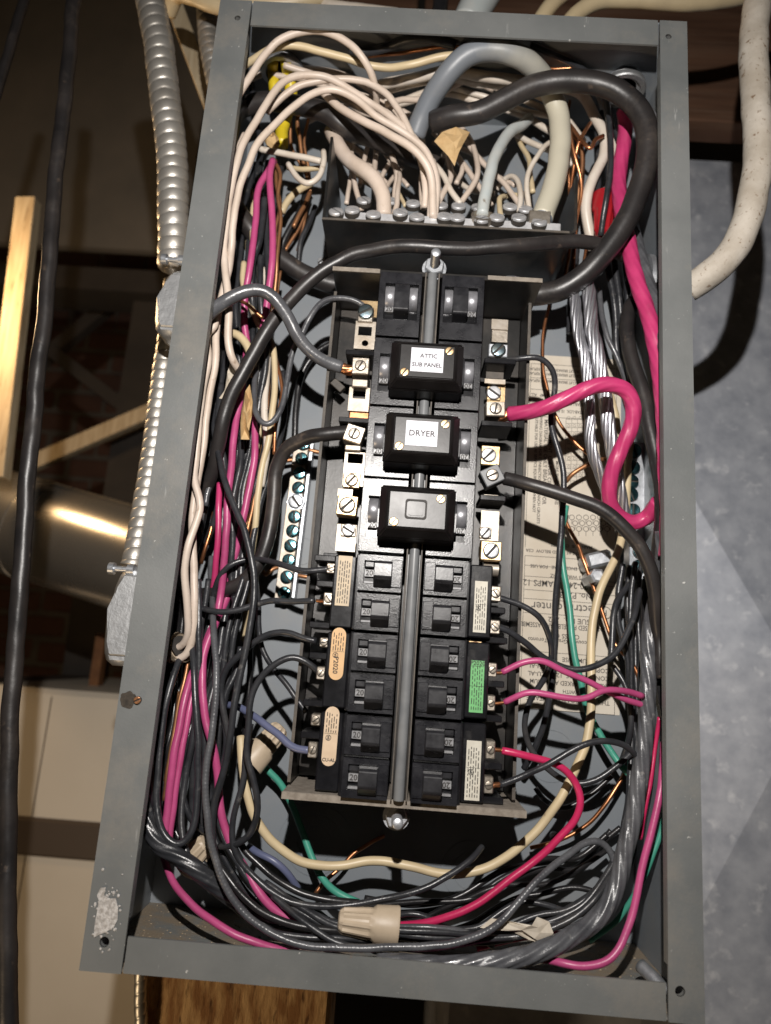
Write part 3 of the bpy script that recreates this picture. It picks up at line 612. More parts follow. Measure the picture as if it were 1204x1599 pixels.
for k, px, py, w, h, sa, mt in (('L4', 517, 887, 14, 16, 0.4, 'lug_silver'), ('L4', 513, 935, 16, 20, -0.9, 'lug_silver'), ('L4', 530, 962, 24, 24, 0.8, 'lug_silver'), ('L5', 506, 1003, 14, 15, 0.3, 'lug_silver'), ('L5', 501, 1051, 14, 20, 1.0, 'lug_silver'), ('L5', 520, 1079, 24, 22, 0.6, 'lug_silver'),
                            ('L6', 493, 1124, 15, 18, 0.7, 'lug_silver'), ('L6', 488, 1171, 15, 24, 1.2, 'lug_silver'), ('R4', 774, 927, 17, 24, -0.9, 'lug_silver'), ('R4', 773, 979, 16, 22, -0.7, 'lug_silver'),
                            ('R5', 769, 1046, 14, 22, 0.8, 'lug_silver'), ('R5', 767, 1098, 13, 24, 0.6, 'lug_silver'), ('R6', 766, 1171, 15, 28, 1.0, 'lug_silver'), ('R6', 763, 1226, 15, 26, 0.2, 'lug_silver'), ('R5', 742, 1140, 20, 18, 0.4, 'brass'), ('R4', 742, 1010, 22, 20, 0.4, 'brass')):
    lug(tb[k], px, py, w, h, -0.030, 0, sa, mt, mt if mt != 'brass' else 'copper_dull', 0.40, 0.014)
for k, px, py in (('L4', 508, 872), ('L4', 511, 912), ('L5', 500, 976), ('L5', 500, 1024), ('L6', 490, 1098), ('L6', 487, 1148), ('R4', 772, 953), ('R4', 775, 1000), ('R5', 770, 1068), ('R5', 766, 1122), ('R6', 766, 1196), ('R6', 768, 1250)):
    c = at(px, py, -0.03); w = 0.0075; bm = NB(); box(bm, c.x - w, c.x + w, c.y - 0.0022, c.y + 0.0022, -0.06, -0.0285, 0.0006); obj('barrier', bm, 'bakelite', tb[k])

def double(s, i, label, g):
    yt, yb = YT[i] - 0.0006, YT[i + 1] + 0.0006; yc = (yt + yb) / 2 + (0.001 if i else 0.004)
    t = thing('main_breaker', label, 'circuit breaker', (X(s, 0.022), yc, -0.04), g)
    bm = NB(); sbox(bm, s, 0.0074, 0.0396, yb, yt, -0.0755, ZF - 0.004, 0.0008); obj('body', bm, 'bakelite', t)
    f = face_plate(s, yb + 0.0004, yt - 0.0004, yc - 0.0165, yc + 0.0125, 0.0095, 0.0345, ZF - 0.0042, ZF + 0.0010, 0.0076, 0.0388); obj('face_plate', f, 'bakelite_face', t)
    for a0, a1 in ((0.0100, 0.0160), (0.0272, 0.0340)):
        x0 = X(s, a0); x1 = X(s, a1)
        bm = NB(); lathe(bm, (min(x0, x1), yc + 0.0022, ZF - 0.0040), [(0.0090, 0.0), (0.0093, 0.0004), (0.0093, abs(x1 - x0) - 0.0004), (0.0090, abs(x1 - x0))], 32, axis='x')
        obj('barrel', bm, 'barrel_black', t, autosmooth=40)
    bm = NB(); sbox(bm, s, 0.0274, 0.0338, yc - 0.0102, yc - 0.0062, ZF - 0.0040, ZF + 0.0002, 0.0003); pl = obj('numeral_plate', bm, 'numeral_plate', t)
    numeral(pl, s, X(s, 0.0306), yc - 0.0082, ZF + 0.00035, 0.0052, 0.0 if s < 0 else PI)
    hx0, hx1 = sorted((X(s, 0.0162), X(s, 0.0270)))
    prf = [(yc + 0.0120, ZF - 0.004), (yc + 0.0118, ZF + 0.0030), (yc + 0.0085, ZF + 0.0072), (yc + 0.002, ZF + 0.0086), (yc - 0.0115, ZF + 0.0092), (yc - 0.0125, ZF + 0.0080), (yc - 0.0135, ZF - 0.004)]
    bm = NB(); prism(bm, prf, 'x', hx0, hx1, 0.0004); obj('handle', bm, 'handle_black', t)
    return t
G1 = 'large breakers in the two upper columns'
dbk = {}
for i, nm in enumerate(('with bare upright handle beside the stud bolt', 'under the tie cover marked attic sub panel', 'under the tie cover marked dryer', 'under the blank tie cover')):
    for s, sd in ((-1, 'left'), (1, 'right')): dbk[(s, i)] = double(s, i, 'black %s hand breaker %s' % (sd, nm), G1)
L0, L1, L2, L3 = [dbk[(-1, i)] for i in range(4)]; R0, R1, R2, R3 = [dbk[(1, i)] for i in range(4)]
def strip(parent, x0p, y0p, x1p, y1p, z, material, hole=None, rnd=None, th=0.0018, nm='terminal_plate'):
    a = at(x0p, y0p, z); b = at(x1p, y1p, z); bm = NB(); hs = []
    if hole: p = at(hole[0], hole[1], z); k = mpp(hole[0], hole[1], z) * 0.5; hs.append([(p.x - hole[2] * k, p.y - hole[3] * k), (p.x + hole[2] * k, p.y - hole[3] * k), (p.x + hole[2] * k, p.y + hole[3] * k), (p.x - hole[2] * k, p.y + hole[3] * k)])
    if rnd: p = at(rnd[0], rnd[1], z); hs.append(circ(p.x, p.y, rnd[2], 14))
    x0, x1 = min(a.x, b.x), max(a.x, b.x); y0, y1 = min(a.y, b.y), max(a.y, b.y)
    plate_holes(bm, [(x0, y0), (x1, y0), (x1, y1), (x0, y1)], hs, z - th, z); return obj(nm, bm, material, parent)
strip(L0, 556, 501, 585, 546, -0.040, 'tin_plate', (570, 517, 21, 15), (570, 536, 0.0026)); strip(L0, 563, 469, 595, 496, -0.042, 'brass')
lug(L0, 571, 491, 24, 26, -0.038, 0, 0.5, 'lug_silver', 'zinc_blue', 0.52, 0.006, (0, -4), 'terminal')
lug(L1, 563, 571, 27, 28, -0.033, 0.02, 1.1, 'lug_silver', 'lug_silver', 0.32, 0.013); lug(L1, 562, 598, 25, 13, -0.036, 0, 0, 'tin_plate', None, nm='saddle')
strip(L1, 546, 604, 575, 643, -0.040, 'tin_plate', (561, 615, 20, 16)); strip(L1, 547, 642, 574, 656, -0.043, 'copper')
c = at(530, 603, -0.05); bm = NB(); box(bm, c.x - 0.007, c.x + 0.004, c.y - 0.002, c.y + 0.004, -0.056, -0.050, 0.0005, rot=rz(-0.7)); obj('spare_clip', bm, 'fibre_and_shade', L1)  # silver clip in shade, the shade put into its colour
lug(L2, 553, 677, 30, 28, -0.032, -0.25, 1.2, 'lug_silver', 'lug_silver', 0.32, 0.013); lug(L2, 551, 699, 25, 9, -0.036, 0, 0, 'tin_plate', None, nm='saddle')
strip(L2, 539, 705, 570, 760, -0.040, 'tin_plate', (555, 716, 24, 16)); lug(L2, 549, 750, 27, 24, -0.038, 0, 0.9, 'brass', 'lug_silver', 0.42, 0.004, nm='terminal')
strip(L3, 528, 763, 550, 776, -0.036, 'tin_plate'); lug(L3, 542, 789, 32, 32, -0.033, -0.05, 0.8, 'brass', 'lug_silver', 0.40, 0.012)
strip(L3, 527, 818, 554, 862, -0.040, 'tin_plate'); lug(L3, 544, 828, 24, 20, -0.0385, 0, -0.5, 'tin_plate', 'alu_screw', 0.50, 0.003, nm='terminal')
strip(R0, 768, 498, 793, 515, -0.040, 'tin_plate'); strip(R0, 769, 508, 792, 535, -0.042, 'lug_silver'); lug(R0, 778, 547, 30, 22, -0.036, 0, 0.8, 'zinc', 'zinc_blue', 0.52, 0.008, nm='terminal')
strip(R1, 757, 591, 789, 600, -0.036, 'tin_plate'); strip(R1, 760, 566, 786, 592, -0.046, 'fibre_and_shade'); strip(R1, 762, 601, 788, 630, -0.042, 'brass'); lug(R1, 771, 614, 22, 24, -0.041, 0, -0.6, 'brass', 'alu_screw', 0.50, 0.003, nm='terminal')  # the dark strip above the first plate paints in a shadow
lug(R1, 774, 638, 30, 24, -0.033, 0.05, 1.4, 'tin_plate', 'lug_silver', 0.38, 0.013)
lug(R2, 766, 711, 30, 32, -0.040, 0, 0.8, 'brass', 'alu_screw', 0.38, 0.003, (-3, 0), nm='terminal'); lug(R2, 769, 742, 32, 28, -0.033, 0.5, 0.5, 'rod_paint', 'lug_silver', 0.34, 0.013)
strip(R2, 756, 772, 777, 784, -0.043, 'tin_plate')
strip(R3, 752, 797, 778, 845, -0.040, 'tin_plate'); lug(R3, 758, 832, 19, 18, -0.0385, 0, 0.9, 'tin_plate', 'alu_screw', 0.50, 0.003, nm='terminal'); lug(R3, 767, 860, 33, 31, -0.033, 0, 0.9, 'brass', 'zinc', 0.40, 0.010)
c = at(768, 888, -0.040); bm = NB(); lathe(bm, (c.x - 0.006, c.y, c.z - 0.004), [(0.0052, 0), (0.0052, 0.011)], 24, axis='x'); obj('terminal_roll', bm, 'tin_plate', R3, autosmooth=40)
for p, x0p, x1p, yp in ((L0, 540, 588, 549), (L1, 529, 580, 654), (L3, 505, 528, 867), (R0, 757, 806, 562), (R1, 752, 800, 660), (R2, 750, 790, 776)):
    a = at(x0p, yp, -0.030); b = at(x1p, yp, -0.030); bm = NB(); box(bm, min(a.x, b.x), max(a.x, b.x), a.y - 0.002, a.y + 0.002, -0.06, -0.030, 0.0005); obj('barrier', bm, 'bakelite', p)

# tie covers over the handles
def cover(px, py, label, text):
    c = at(px, py, 0.008); cx_, cy_ = XC - 0.0004, c.y; z0, z1 = ZF + 0.0015, 0.0150
    t = thing('handle_tie_cover', label, 'handle cover', (cx_, cy_, z0), 'black covers tying the large breaker handles')
    lv = [(0.0258, 0.0185, z0), (0.0254, 0.0180, z1 - 0.009), (0.0205, 0.0135, z1 - 0.0006), (0.0196, 0.0127, z1)]
    bm = NB(); rows = [[bm.verts.new((cx_ + a * sx, cy_ + b * sy, z)) for sx, sy in ((-1, -1), (1, -1), (1, 1), (-1, 1))] for a, b, z in lv]
    fs = [bm.faces.new(rows[0]), bm.faces.new(rows[-1])]
    for A, B in zip(rows, rows[1:]):
        for k in range(4): fs.append(bm.faces.new((A[k], A[(k + 1) % 4], B[(k + 1) % 4], B[k])))
    bmesh.ops.bevel(bm, geom=list({e for f in fs for e in f.edges}), offset=0.0012, segments=3, affect='EDGES'); obj('shell', bm, 'cover_black', t, autosmooth=10)
    for sx, sy in ((0.0150, 0.0085), (-0.0150, -0.0088)):
        b = screw_bm(Vector((cx_ + sx, cy_ + sy, z1 - 0.0002)), 0.0031, 0.0012, 0.9 if sx > 0 else 1.0, 0.14); obj('screw', b, 'brass', t, autosmooth=50)
    if text:
        w, h = (0.0122, 0.0085)
        bm = NB(); box(bm, cx_ - w + 0.001, cx_ + w - (0.002 if len(text) == 1 else 0.001), cy_ - h + 0.0005, cy_ + h + 0.001, z1 + 0.0001, z1 + 0.0004); lb = obj('paper_tag', bm, 'paper_white', t)
        x = NB()
        if len(text) == 2: put_text(x, text[0], 0.0042, cx_ + 0.001, cy_ + 0.0036, z1 + 0.0005); put_text(x, text[1], 0.0042, cx_, cy_ - 0.0030, z1 + 0.0005, sx=0.98)
        else: put_text(x, text[0], 0.0058, cx_ - 0.0003, cy_ + 0.0006, z1 + 0.0005)
        obj('lettering', x, 'ink', lb)
    else:
        lp = []
        def rr(w, h, r): return [(cx_ - 0.001 + sx * (w - r) + r * math.cos(a0 + k * PI / 8), cy_ + 0.0005 + sy * (h - r) + r * math.sin(a0 + k * PI / 8)) for sx, sy, a0 in ((1, 1, 0), (-1, 1, PI / 2), (-1, -1, PI), (1, -1, 1.5 * PI)) for k in range(5)]
        bm = NB(); plate_holes(bm, rr(0.0072, 0.0066, 0.002), [rr(0.0060, 0.0054, 0.0016)], z1 - 0.0003, z1 + 0.0007); obj('groove_ring', bm, 'ink', t)  # flat black ring paints the dark of a recessed groove
        bm = NB(); prism(bm, rr(0.0048, 0.0043, 0.0014), 'z', z1 - 0.0003, z1 + 0.0005); obj('centre_pad', bm, 'cover_black', t)
    return t
cover(671, 571, 'glossy black handle cover with a white tag reading ATTIC SUB PANEL', ['ATTIC', 'SUB PANEL'])
cover(660, 684, 'glossy black handle cover with a white tag reading DRYER', ['DRYER'])
cover(652, 800, 'glossy black handle cover without a tag, its centre pad bare', None)

# ------------------------------------------------------------------ ground bars
gb = thing('ground_bar', 'bright zinc ground bar with a row of green screws left of the breakers', 'ground bar', at(455, 812, -0.108))
a, b = at(472, 684, -0.098), at(440, 936, -0.098); ang = math.atan2(a.x - b.x, a.y - b.y); L = (a - b).length; c = (a + b) / 2
bm = NB(); box(bm, c.x - 0.0062, c.x + 0.0062, c.y - L / 2, c.y + L / 2, -0.1078, -0.098, 0.0005, rot=rz(-ang)); obj('bar', bm, 'tin_plate', gb)
bm = NB(); box(bm, c.x + 0.0066, c.x + 0.0095, c.y - L / 2 + 0.002, c.y + L / 2 - 0.001, -0.112, -0.103, 0.0004, rot=rz(-ang)); obj('bar_flange', bm, 'zinc', gb)
for i, q in enumerate([(474, 694), (471, 716), (468, 739), (466, 762), (462, 783), (460, 807), (457, 829), (454, 852), (451, 875), (448, 901), (444, 926)]):
    r = 0.0052 if i != 4 else 0.0062; bm = screw_bm(at(q[0], q[1], -0.0972), r, 0.0036, random.uniform(0.2, 2.6), 0.13, 'hex' if i == 4 else 'slot'); obj('screw', bm, 'zinc' if i == 4 else 'screw_green', gb, autosmooth=50)
g2 = thing('ground_bar', 'dark ground strip with green screws half hidden behind the pink cable on the right', 'ground bar', at(992, 800, -0.10))
a, b = at(990, 690, -0.094), at(1003, 905, -0.094); bm = NB(); box(bm, (a.x + b.x) / 2 - 0.007, (a.x + b.x) / 2 + 0.007, b.y, a.y, -0.108, -0.094, 0.0005); obj('bar', bm, 'zinc', g2)
for q in ((990, 704), (988, 730), (986, 752), (985, 772), (988, 797), (998, 885), (1000, 862)):
    bm = screw_bm(at(q[0], q[1], -0.0925), 0.0056, 0.004, random.uniform(0, 3), 0.13); obj('screw', bm, 'screw_green', g2, autosmooth=50)
cl = thing('cable_clamp', 'bright steel ground clamp bolted over the paper directory', 'clamp', at(937, 885, -0.10))
a = at(937, 872, -0.085); bm = NB(); box(bm, a.x - 0.010, a.x + 0.010, a.y - 0.006, a.y + 0.006, -0.114, -0.085, 0.002, rot=rz(0.3)); obj('saddle', bm, 'zinc', cl)
a = at(934, 899, -0.08); bm = NB(); lathe(bm, a, [(0.006, -0.03), (0.006, 0.0), (0.004, 0.001)], 6); obj('bolt', bm, 'zinc', cl)
# ------------------------------------------------------------------ wires and cables inside the box ("px,py,depth in mm")
GW, GBK, GP, GCU = 'white neutral wires', 'black and grey circuit wires', 'pink and red circuit wires', 'bare copper ground wires'
GC, GS = 'heavy cables inside the box', 'short white wires into the neutral bar'
def w_(label, material, wpx, s, group=GBK, **k): return wire(k.pop('name', 'wire'), label, k.pop('cat', 'wire'), material, wpx, s, group, **k)
# heavy cables
w_('thickest black cable looping round the upper right corner', 'cable_rubber', 34, '676,190,-52 700,184,-46 746,175,-40 796,150,-34 846,131,-30 906,127,-27 952,135,-25 989,161,-25 1007,199,-26 1009,255,-28 993,313,-32 967,362,-38 938,402,-44 913,430,-50 880,451,-56 845,459,-62 800,462,-68', GC, name='cable', cat='cable', sides=20)
w_('faded cable arching from slate blue to cream above the neutral bar', 'cable_faded', 33, '648,212,-62 658,185,-54 676,150,-42 700,115,-28 730,88,-20 765,77,-18 800,84,-20 832,104,-30 856,134,-46 870,170,-54 875,210,-55 872,250,-53 864,290,-48 853,322,-43 846,342,-40', GC, name='cable', cat='cable', sides=20)
w_('thick black cable sweeping across the upper left and under the white wires', 'cable_rubber', 29, '690,262,-95 645,246,-88 592,221,-72 550,208,-60 528,192,-54 506,176,-52 459,165,-52 410,159,-54 378,168,-58 362,190,-64 354,235,-72 356,285,-80 366,322,-84 391,357,-86 413,379,-88 432,398,-90 452,413,-92 475,427,-94 505,440,-96 540,448,-98', GC, name='cable', cat='cable', sides=18)
w_('black cable crossing over the breaker top and curling back to the dryer lug', 'cable_rubber', 22, '975,400,-62 940,384,-46 905,377,-36 870,378,-32 800,385,-24 740,389,-22 690,388,-21 640,386,-22 590,390,-25 550,398,-28 525,410,-30 488,434,-32 456,466,-33 430,497,-33 405,537,-34 379,583,-36 357,629,-40 345,675,-46 330,740,-62 304,800,-82 283,845,-92 272,885,-94 282,915,-88 307,928,-80 341,924,-72 381,907,-66 407,873,-62 422,821,-62 428,775,-62 431,735,-60 445,705,-54 470,686,-46 500,678,-40 546,675,-38', GC, name='cable', cat='cable', sides=18)
w_('grey stranded wire bending down to the attic breaker lug', 'wire_grey', 20, '312,510,-26 322,494,-16 348,471,-10 379,455,-10 405,452,-12 428,464,-16 446,490,-20 461,519,-24 480,545,-30 504,562,-34 534,574,-38', GC, style='wobble', bare='533,574,-38 543,577,-38.5 552,579,-39', sides=16, cat='cable', name='cable')
w_('pink stranded cable looping from the right lug down to the ground strip', 'wire_pink', 24, '795,647,-39 833,642,-30 868,631,-24 900,615,-20 929,603,-18 957,601,-18 979,611,-20 990,634,-23 986,664,-28 972,698,-34 959,730,-40 951,767,-48 955,793,-54 968,808,-58 989,817,-60 1010,807,-58 1028,784,-56', GC, style='twist', bare='800,646,-39 790,648,-39.2 778,650,-39.5', cat='cable', name='cable')
w_('long pink stranded cable running down beside the right wall', 'wire_pink', 24, '974,172,-60 977,205,-62 972,240,-66 967,285,-68 969,325,-64 978,365,-56 991,421,-48 1004,463,-44 1018,513,-40 1029,572,-38 1035,629,-36 1040,700,-36 1043,790,-36 1042,870,-40', GC, style='twist', cat='cable', name='cable')
w_('clear grey stranded cable just right of the long pink cable', 'wire_grey', 18, '968,290,-82 985,340,-74 998,390,-62 1010,430,-54 1023,470,-48 1034,520,-44 1042,580,-42', GC, style='strand', cat='cable', name='cable')
w_('thick black cable from the right middle lug sweeping down the right side', 'cable_rubber', 22, '788,747,-38 800,750,-36 833,759,-30 886,775,-25 939,794,-22 971,820,-22 998,852,-24 1016,895,-28 1026,945,-34 1031,1000,-42 1035,1060,-52', GC, cat='cable', name='cable', sides=18, bare='792,748,-36.5 782,744,-38 774,742,-39', bare_mat='aluminium')
w_('thick brownish black cable dropping straight down inside the right wall', 'cable_rubber', 23, '1020,452,-98 1000,462,-84 985,480,-70 979,515,-62 983,550,-58 993,580,-54 1004,620,-50 1016,668,-46 1027,720,-44 1034,765,-44 1033,825,-46 1027,880,-50', GC, cat='cable', name='cable', sides=18)
w_('glossy grey stranded cable sweeping along the right bottom corner', 'wire_grey', 26, '1036,830,-50 1034,880,-50 1026,938,-48 1015,995,-46 1011,1081,-44 1006,1168,-42 992,1254,-40 977,1330,-36 962,1385,-32 940,1425,-28 905,1455,-24 850,1483,-18 790,1499,-14 730,1506,-14 660,1508,-18 590,1500,-26', GC, style='strand', cat='cable', name='cable')
w_('glossy black stranded cable hugging the lower left corner', 'wire_slate', 24, '278,850,-62 266,895,-54 254,950,-48 244,1033,-44 234,1120,-44 226,1200,-42 226,1260,-38 243,1312,-34 277,1338,-32 314,1364,-32 345,1390,-36 390,1424,-46 450,1450,-56 520,1466,-62', GC, style='strand', cat='cable', name='cable')
# bare aluminium service strands: two legs, each of separate strands twisted together
for lbl, sp, wd_, n in (('bare aluminium cable of twisted strands, the narrower leg nearer the breakers', '893,440,-64 900,480,-56 906,520,-54 913,570,-54 920,625,-58 923,680,-62 930,725,-68 943,760,-74 958,795,-80', 17, 6), ('bare aluminium cable of twisted strands, the wider leg nearer the pink loop', '915,435,-62 921,480,-54 926,520,-52 934,570,-52 946,630,-58 955,680,-62 960,730,-68 968,775,-76 975,810,-84', 21, 7)):
    P = spline(pts(sp), 0.003); fr = frames(P); r = wd_ * 0.5 * 0.55 / F_PX; t = thing('aluminium_cable', lbl, 'cable', P[0], GC)
    for k in range(n):
        q = []
        for i in range(0, len(P), 3):
            a = 2 * PI * k / n + i * 0.003 / r * 0.30; tt, nn, bb = fr[i]; q.append(P[i] + (nn * math.cos(a) + bb * math.sin(a)) * r * 0.68)
        b = NB(); tube(b, q, r * 0.40, 8, None, 0.003); obj('strand', b, 'aluminium', t, smooth=True)
# white neutrals, upper left
w_('white wire in the highest arch at the upper left', 'wire_white', 12.5, '588,165,-50 587,145,-36 582,120,-24 567,92,-14 541,66,-10 515,53,-8 488,49,-8 460,54,-8 434,66,-9 412,88,-11 390,120,-13 373,150,-14 365,185,-15 360,225,-17 353,262,-22 344,310,-34', GW)
w_('white wire of the second arch that runs down to a crimp behind the black cable', 'wire_white', 13, '672,340,-36 673,305,-36 668,262,-35 655,226,-34 634,203,-33 608,182,-32 576,160,-30 539,134,-27 506,118,-24 476,117,-22 446,126,-20 423,148,-19 400,188,-18 376,234,-18 365,276,-20 357,316,-22 353,360,-24 350,390,-24 351,420,-23 355,453,-22 358,493,-24 358,538,-26 364,562,-30 376,582,-40', GW)
w_('white wire of the third arch, innermost of the long left pair', 'wire_white', 13, '678,342,-34 682,305,-33 679,268,-31 666,237,-28 634,208,-25 592,184,-22 556,154,-19 520,138,-16 486,145,-14 456,167,-13 430,194,-12 403,222,-12 386,260,-13 372,300,-15 364,345,-18 362,385,-22 358,415,-29 349,450,-34 341,500,-34 337,561,-34 330,600,-34 323,651,-34 316,700,-36 307,760,-38 299,815,-40 300,850,-42 302,900,-44 303,960,-46 300,1000,-50 290,1024,-52 276,1030,-54', GW)
w_('white wire lying flat under the second arch, ending right of its screw', 'wire_white', 12, '416,175,-32 440,152,-30 466,135,-28 499,125,-27 552,124,-28 589,137,-29 618,166,-31 641,206,-32 653,235,-33 661,262,-37 664,300,-39 663,325,-41', GW)
w_('stout white wire falling diagonally from the crimps to the middle neutral screw', 'wire_white', 14, '503,143,-38 529,166,-30 566,188,-24 609,209,-20 649,236,-20 668,262,-24 675,295,-29 676,340,-33', GW)
w_('cream wire spanning the top from the left wall to the arched cable', 'wire_cream', 13, '370,108,-34 395,95,-26 425,78,-20 455,71,-20 500,80,-22 545,93,-26 580,104,-30 605,107,-32 640,101,-34 690,90,-30 740,86,-30 800,90,-32', GW)
w_('thick white wire crossing behind the arched cable near the top', 'wire_pale', 16, '590,134,-62 640,123,-60 690,112,-60 760,120,-74 820,127,-78 880,136,-82 910,150,-80 929,184,-76 944,213,-74 943,244,-74 924,284,-74 916,319,-78 919,356,-84 926,390,-92', GW, sides=14)
w_('short white wire tucked between the arches and the faded cable', 'wire_white', 10, '603,163,-48 630,155,-52 660,154,-58 700,140,-72 730,126,-84 770,140,-90', GW)
w_('white wire emerging from the left wall beside the rim', 'wire_white', 11, '340,300,-40 348,285,-34 360,262,-30 370,240,-28 382,210,-30', GW)
w_('outer white wire of the long left pair, ending in the cream wire nut', 'wire_white', 13, '326,425,-30 333,473,-27 338,500,-27 336,512,-26 325,520,-26 325,561,-25 317,606,-25 310,662,-25 305,719,-26 303,745,-28 312,790,-33 304,820,-32 293,850,-30 288,880,-32 290,920,-36 294,965,-42 293,995,-48 282,1010,-54 270,1012,-58', GW)
w_('white wire rising behind the rim beside the attic cable', 'wire_white', 10, '331,400,-46 332,440,-44 337,500,-46 336,560,-46 328,600,-48 322,650,-50', GW)
w_('white loop hanging left of the neutral bar', 'wire_pale', 10, '450,256,-52 465,278,-48 481,287,-46 497,278,-46 506,254,-48 505,236,-52', GW)
w_('straight white wire above the hanging white loop', 'wire_pale', 11, '406,233,-56 446,240,-54 475,246,-54 501,252,-54', GW)
w_('cream wire behind the hanging white loop', 'wire_cream', 9, '450,262,-72 475,264,-66 505,262,-64', GW)
w_('cream wire dropping left of the black neutral bracket', 'wire_cream', 12, '486,286,-88 465,298,-86 450,312,-86 440,332,-86', GW)
w_('thin cream wire in the left bundle beside the two pink wires', 'wire_cream', 11, '381,410,-72 379,440,-70 388,470,-68 402,505,-66 424,535,-66 428,585,-64 426,640,-62 420,690,-62 411,722,-64 404,770,-66 396,850,-74 390,900,-88 384,960,-102 380,1000,-110', GW)
w_('white wire in the left bundle ending under the grey stranded loop', 'wire_pale', 12, '413,420,-78 416,470,-74 423,505,-72 418,560,-70 413,640,-64 418,690,-64 408,760,-68', GW)
w_('white wire bent behind the black diagonal cable, above the cardboard scrap', 'wire_cream', 15, '350,520,-60 370,522,-56 387,540,-54 394,565,-54 392,590,-58', GW)
# small whites at the neutral bar
w_('thickest white wire falling to the neutral bar', 'wire_white', 23, '517,205,-72 526,226,-62 540,246,-55 563,263,-48 583,279,-44 595,300,-42 600,338,-42', GS, sides=16)
w_('pale blue wire ending in the round neutral lug', 'wire_sky', 18, '826,185,-84 815,196,-78 797,205,-70 780,228,-60 768,258,-52 760,295,-44 753,336,-38', GS, sides=14)
for lbl, mt, wd_, sp in (('short white wire behind the thickest white wire, upper bend', 'wire_white', 8.5, '580,205,-92 575,225,-88 568,256,-78 562,290,-72'), ('short white wire, first into the neutral bar from the bracket side', 'wire_white', 8, '553,262,-84 548,275,-76 545,295,-68 541,318,-60'),
        ('short cream wire passing behind the thickest white wire', 'wire_cream', 8, '556,272,-90 570,284,-84 590,295,-74'), ('short white wire slanting left behind the forked pair', 'wire_white', 8.5, '614,250,-96 604,262,-90 594,282,-80 588,310,-64'),
        ('short white wire crossing the forked pair low down', 'wire_white', 8, '628,262,-96 617,275,-88 604,293,-76 600,315,-64'), ('short white wire curving down right of the thickest white wire', 'wire_white', 9, '610,252,-90 621,263,-80 625,280,-66 620,310,-48 614,341,-36'),
        ('short orange wire with a bare end among the neutral screws', 'wire_cream', 7, '622,300,-66 628,310,-60 633,322,-54'), ('white wire dropping just left of the middle neutral wires', 'wire_white', 10.5, '648,222,-90 655,248,-76 663,278,-64 664,305,-58 661,326,-54'),
        ('white wire dropping just right of the middle neutral wires', 'wire_white', 9, '676,250,-60 684,280,-58 686,314,-54'), ('white wire slanting right from the middle neutral wires', 'wire_pale', 10.5, '680,258,-64 692,274,-60 703,296,-56 719,318,-52'),
        ('white wire dipping behind the pale blue wire', 'wire_pale', 9, '692,240,-104 704,268,-98 722,289,-92 745,300,-84 772,302,-78'), ('white wire sloping down behind the cream end of the arched cable', 'wire_pale', 10, '800,206,-100 820,219,-92 848,232,-84 872,240,-80'),
        ('white wire curving left below the cream cable end', 'wire_pale', 9, '866,218,-70 852,228,-66 838,246,-60 826,268,-58 823,293,-56 827,330,-52'), ('cream wire behind the curving white wire', 'wire_cream', 9, '803,205,-104 812,225,-98 824,245,-88 828,270,-76 832,300,-62'),
        ('white wire hooked over in the middle of the right neutral screws', 'wire_pale', 9.5, '776,296,-88 788,280,-82 799,275,-76 810,285,-68 813,303,-60 811,330,-50'), ('short cream wire lying across the right neutral screws', 'wire_cream', 8, '784,312,-76 796,304,-72 812,306,-68'),
        ('short cream stub bent down with a green tip', 'wire_cream', 9.5, '788,307,-66 780,310,-56 780,325,-46 784,344,-38'), ('white wire hanging low beside the cream cable lug', 'wire_pale', 8, '820,300,-72 822,318,-64 818,340,-54')):
    w_(lbl, mt, wd_, sp, GS)
c = at(703, 232, -0.036)
# yellow cables and connectors
w_('yellow cable entering through the left knockout ring, nearer the wall', 'wire_yellow', 18, '426,92,-60 427,112,-60 429,135,-62 432,160,-70', 'yellow cables below the left ring', name='cable', cat='cable', sides=14)
w_('yellow cable entering through the left knockout ring, nearer the centre', 'wire_yellow', 20, '447,92,-66 451,112,-66 455,140,-68 450,170,-72 442,200,-74 440,226,-70', 'yellow cables below the left ring', name='cable', cat='cable', sides=14)
def knock_ring(px, py, z, label, r=0.019):
    c = at(px, py, z); y = HB - 0.002; t = thing('conduit_locknut', label, 'locknut', (c.x, y, c.z))
    bm = NB(); lathe(bm, (c.x, y - 0.006, c.z), [(r, 0.0), (r * 1.03, -0.001), (r * 1.03, -0.004), (r * 0.98, -0.005), (r * 0.78, -0.005), (r * 0.78, 0.003), (r * 0.80, 0.004)], 28, axis='y'); obj('nut', bm, 'cast_zinc', t, autosmooth=40)
    bm = NB(); lathe(bm, (c.x, y - 0.008, c.z), [(r * 0.76, 0.0), (r * 0.76, 0.008), (r * 0.60, 0.008), (r * 0.60, 0.0)], 28, axis='y'); obj('bushing', bm, 'zinc', t, autosmooth=40)
    bm = NB(); lathe(bm, (c.x, y, c.z), [(r * 0.58, -0.0012), (r * 0.58, 0.010)], 24, axis='y'); obj('opening', bm, 'black_beam', t)
knock_ring(443, 100, -0.058, 'zinc locknut ring round the yellow cables in the top wall'); knock_ring(972, 122, -0.058, 'zinc locknut ring in the top wall, right corner, no cable through it')
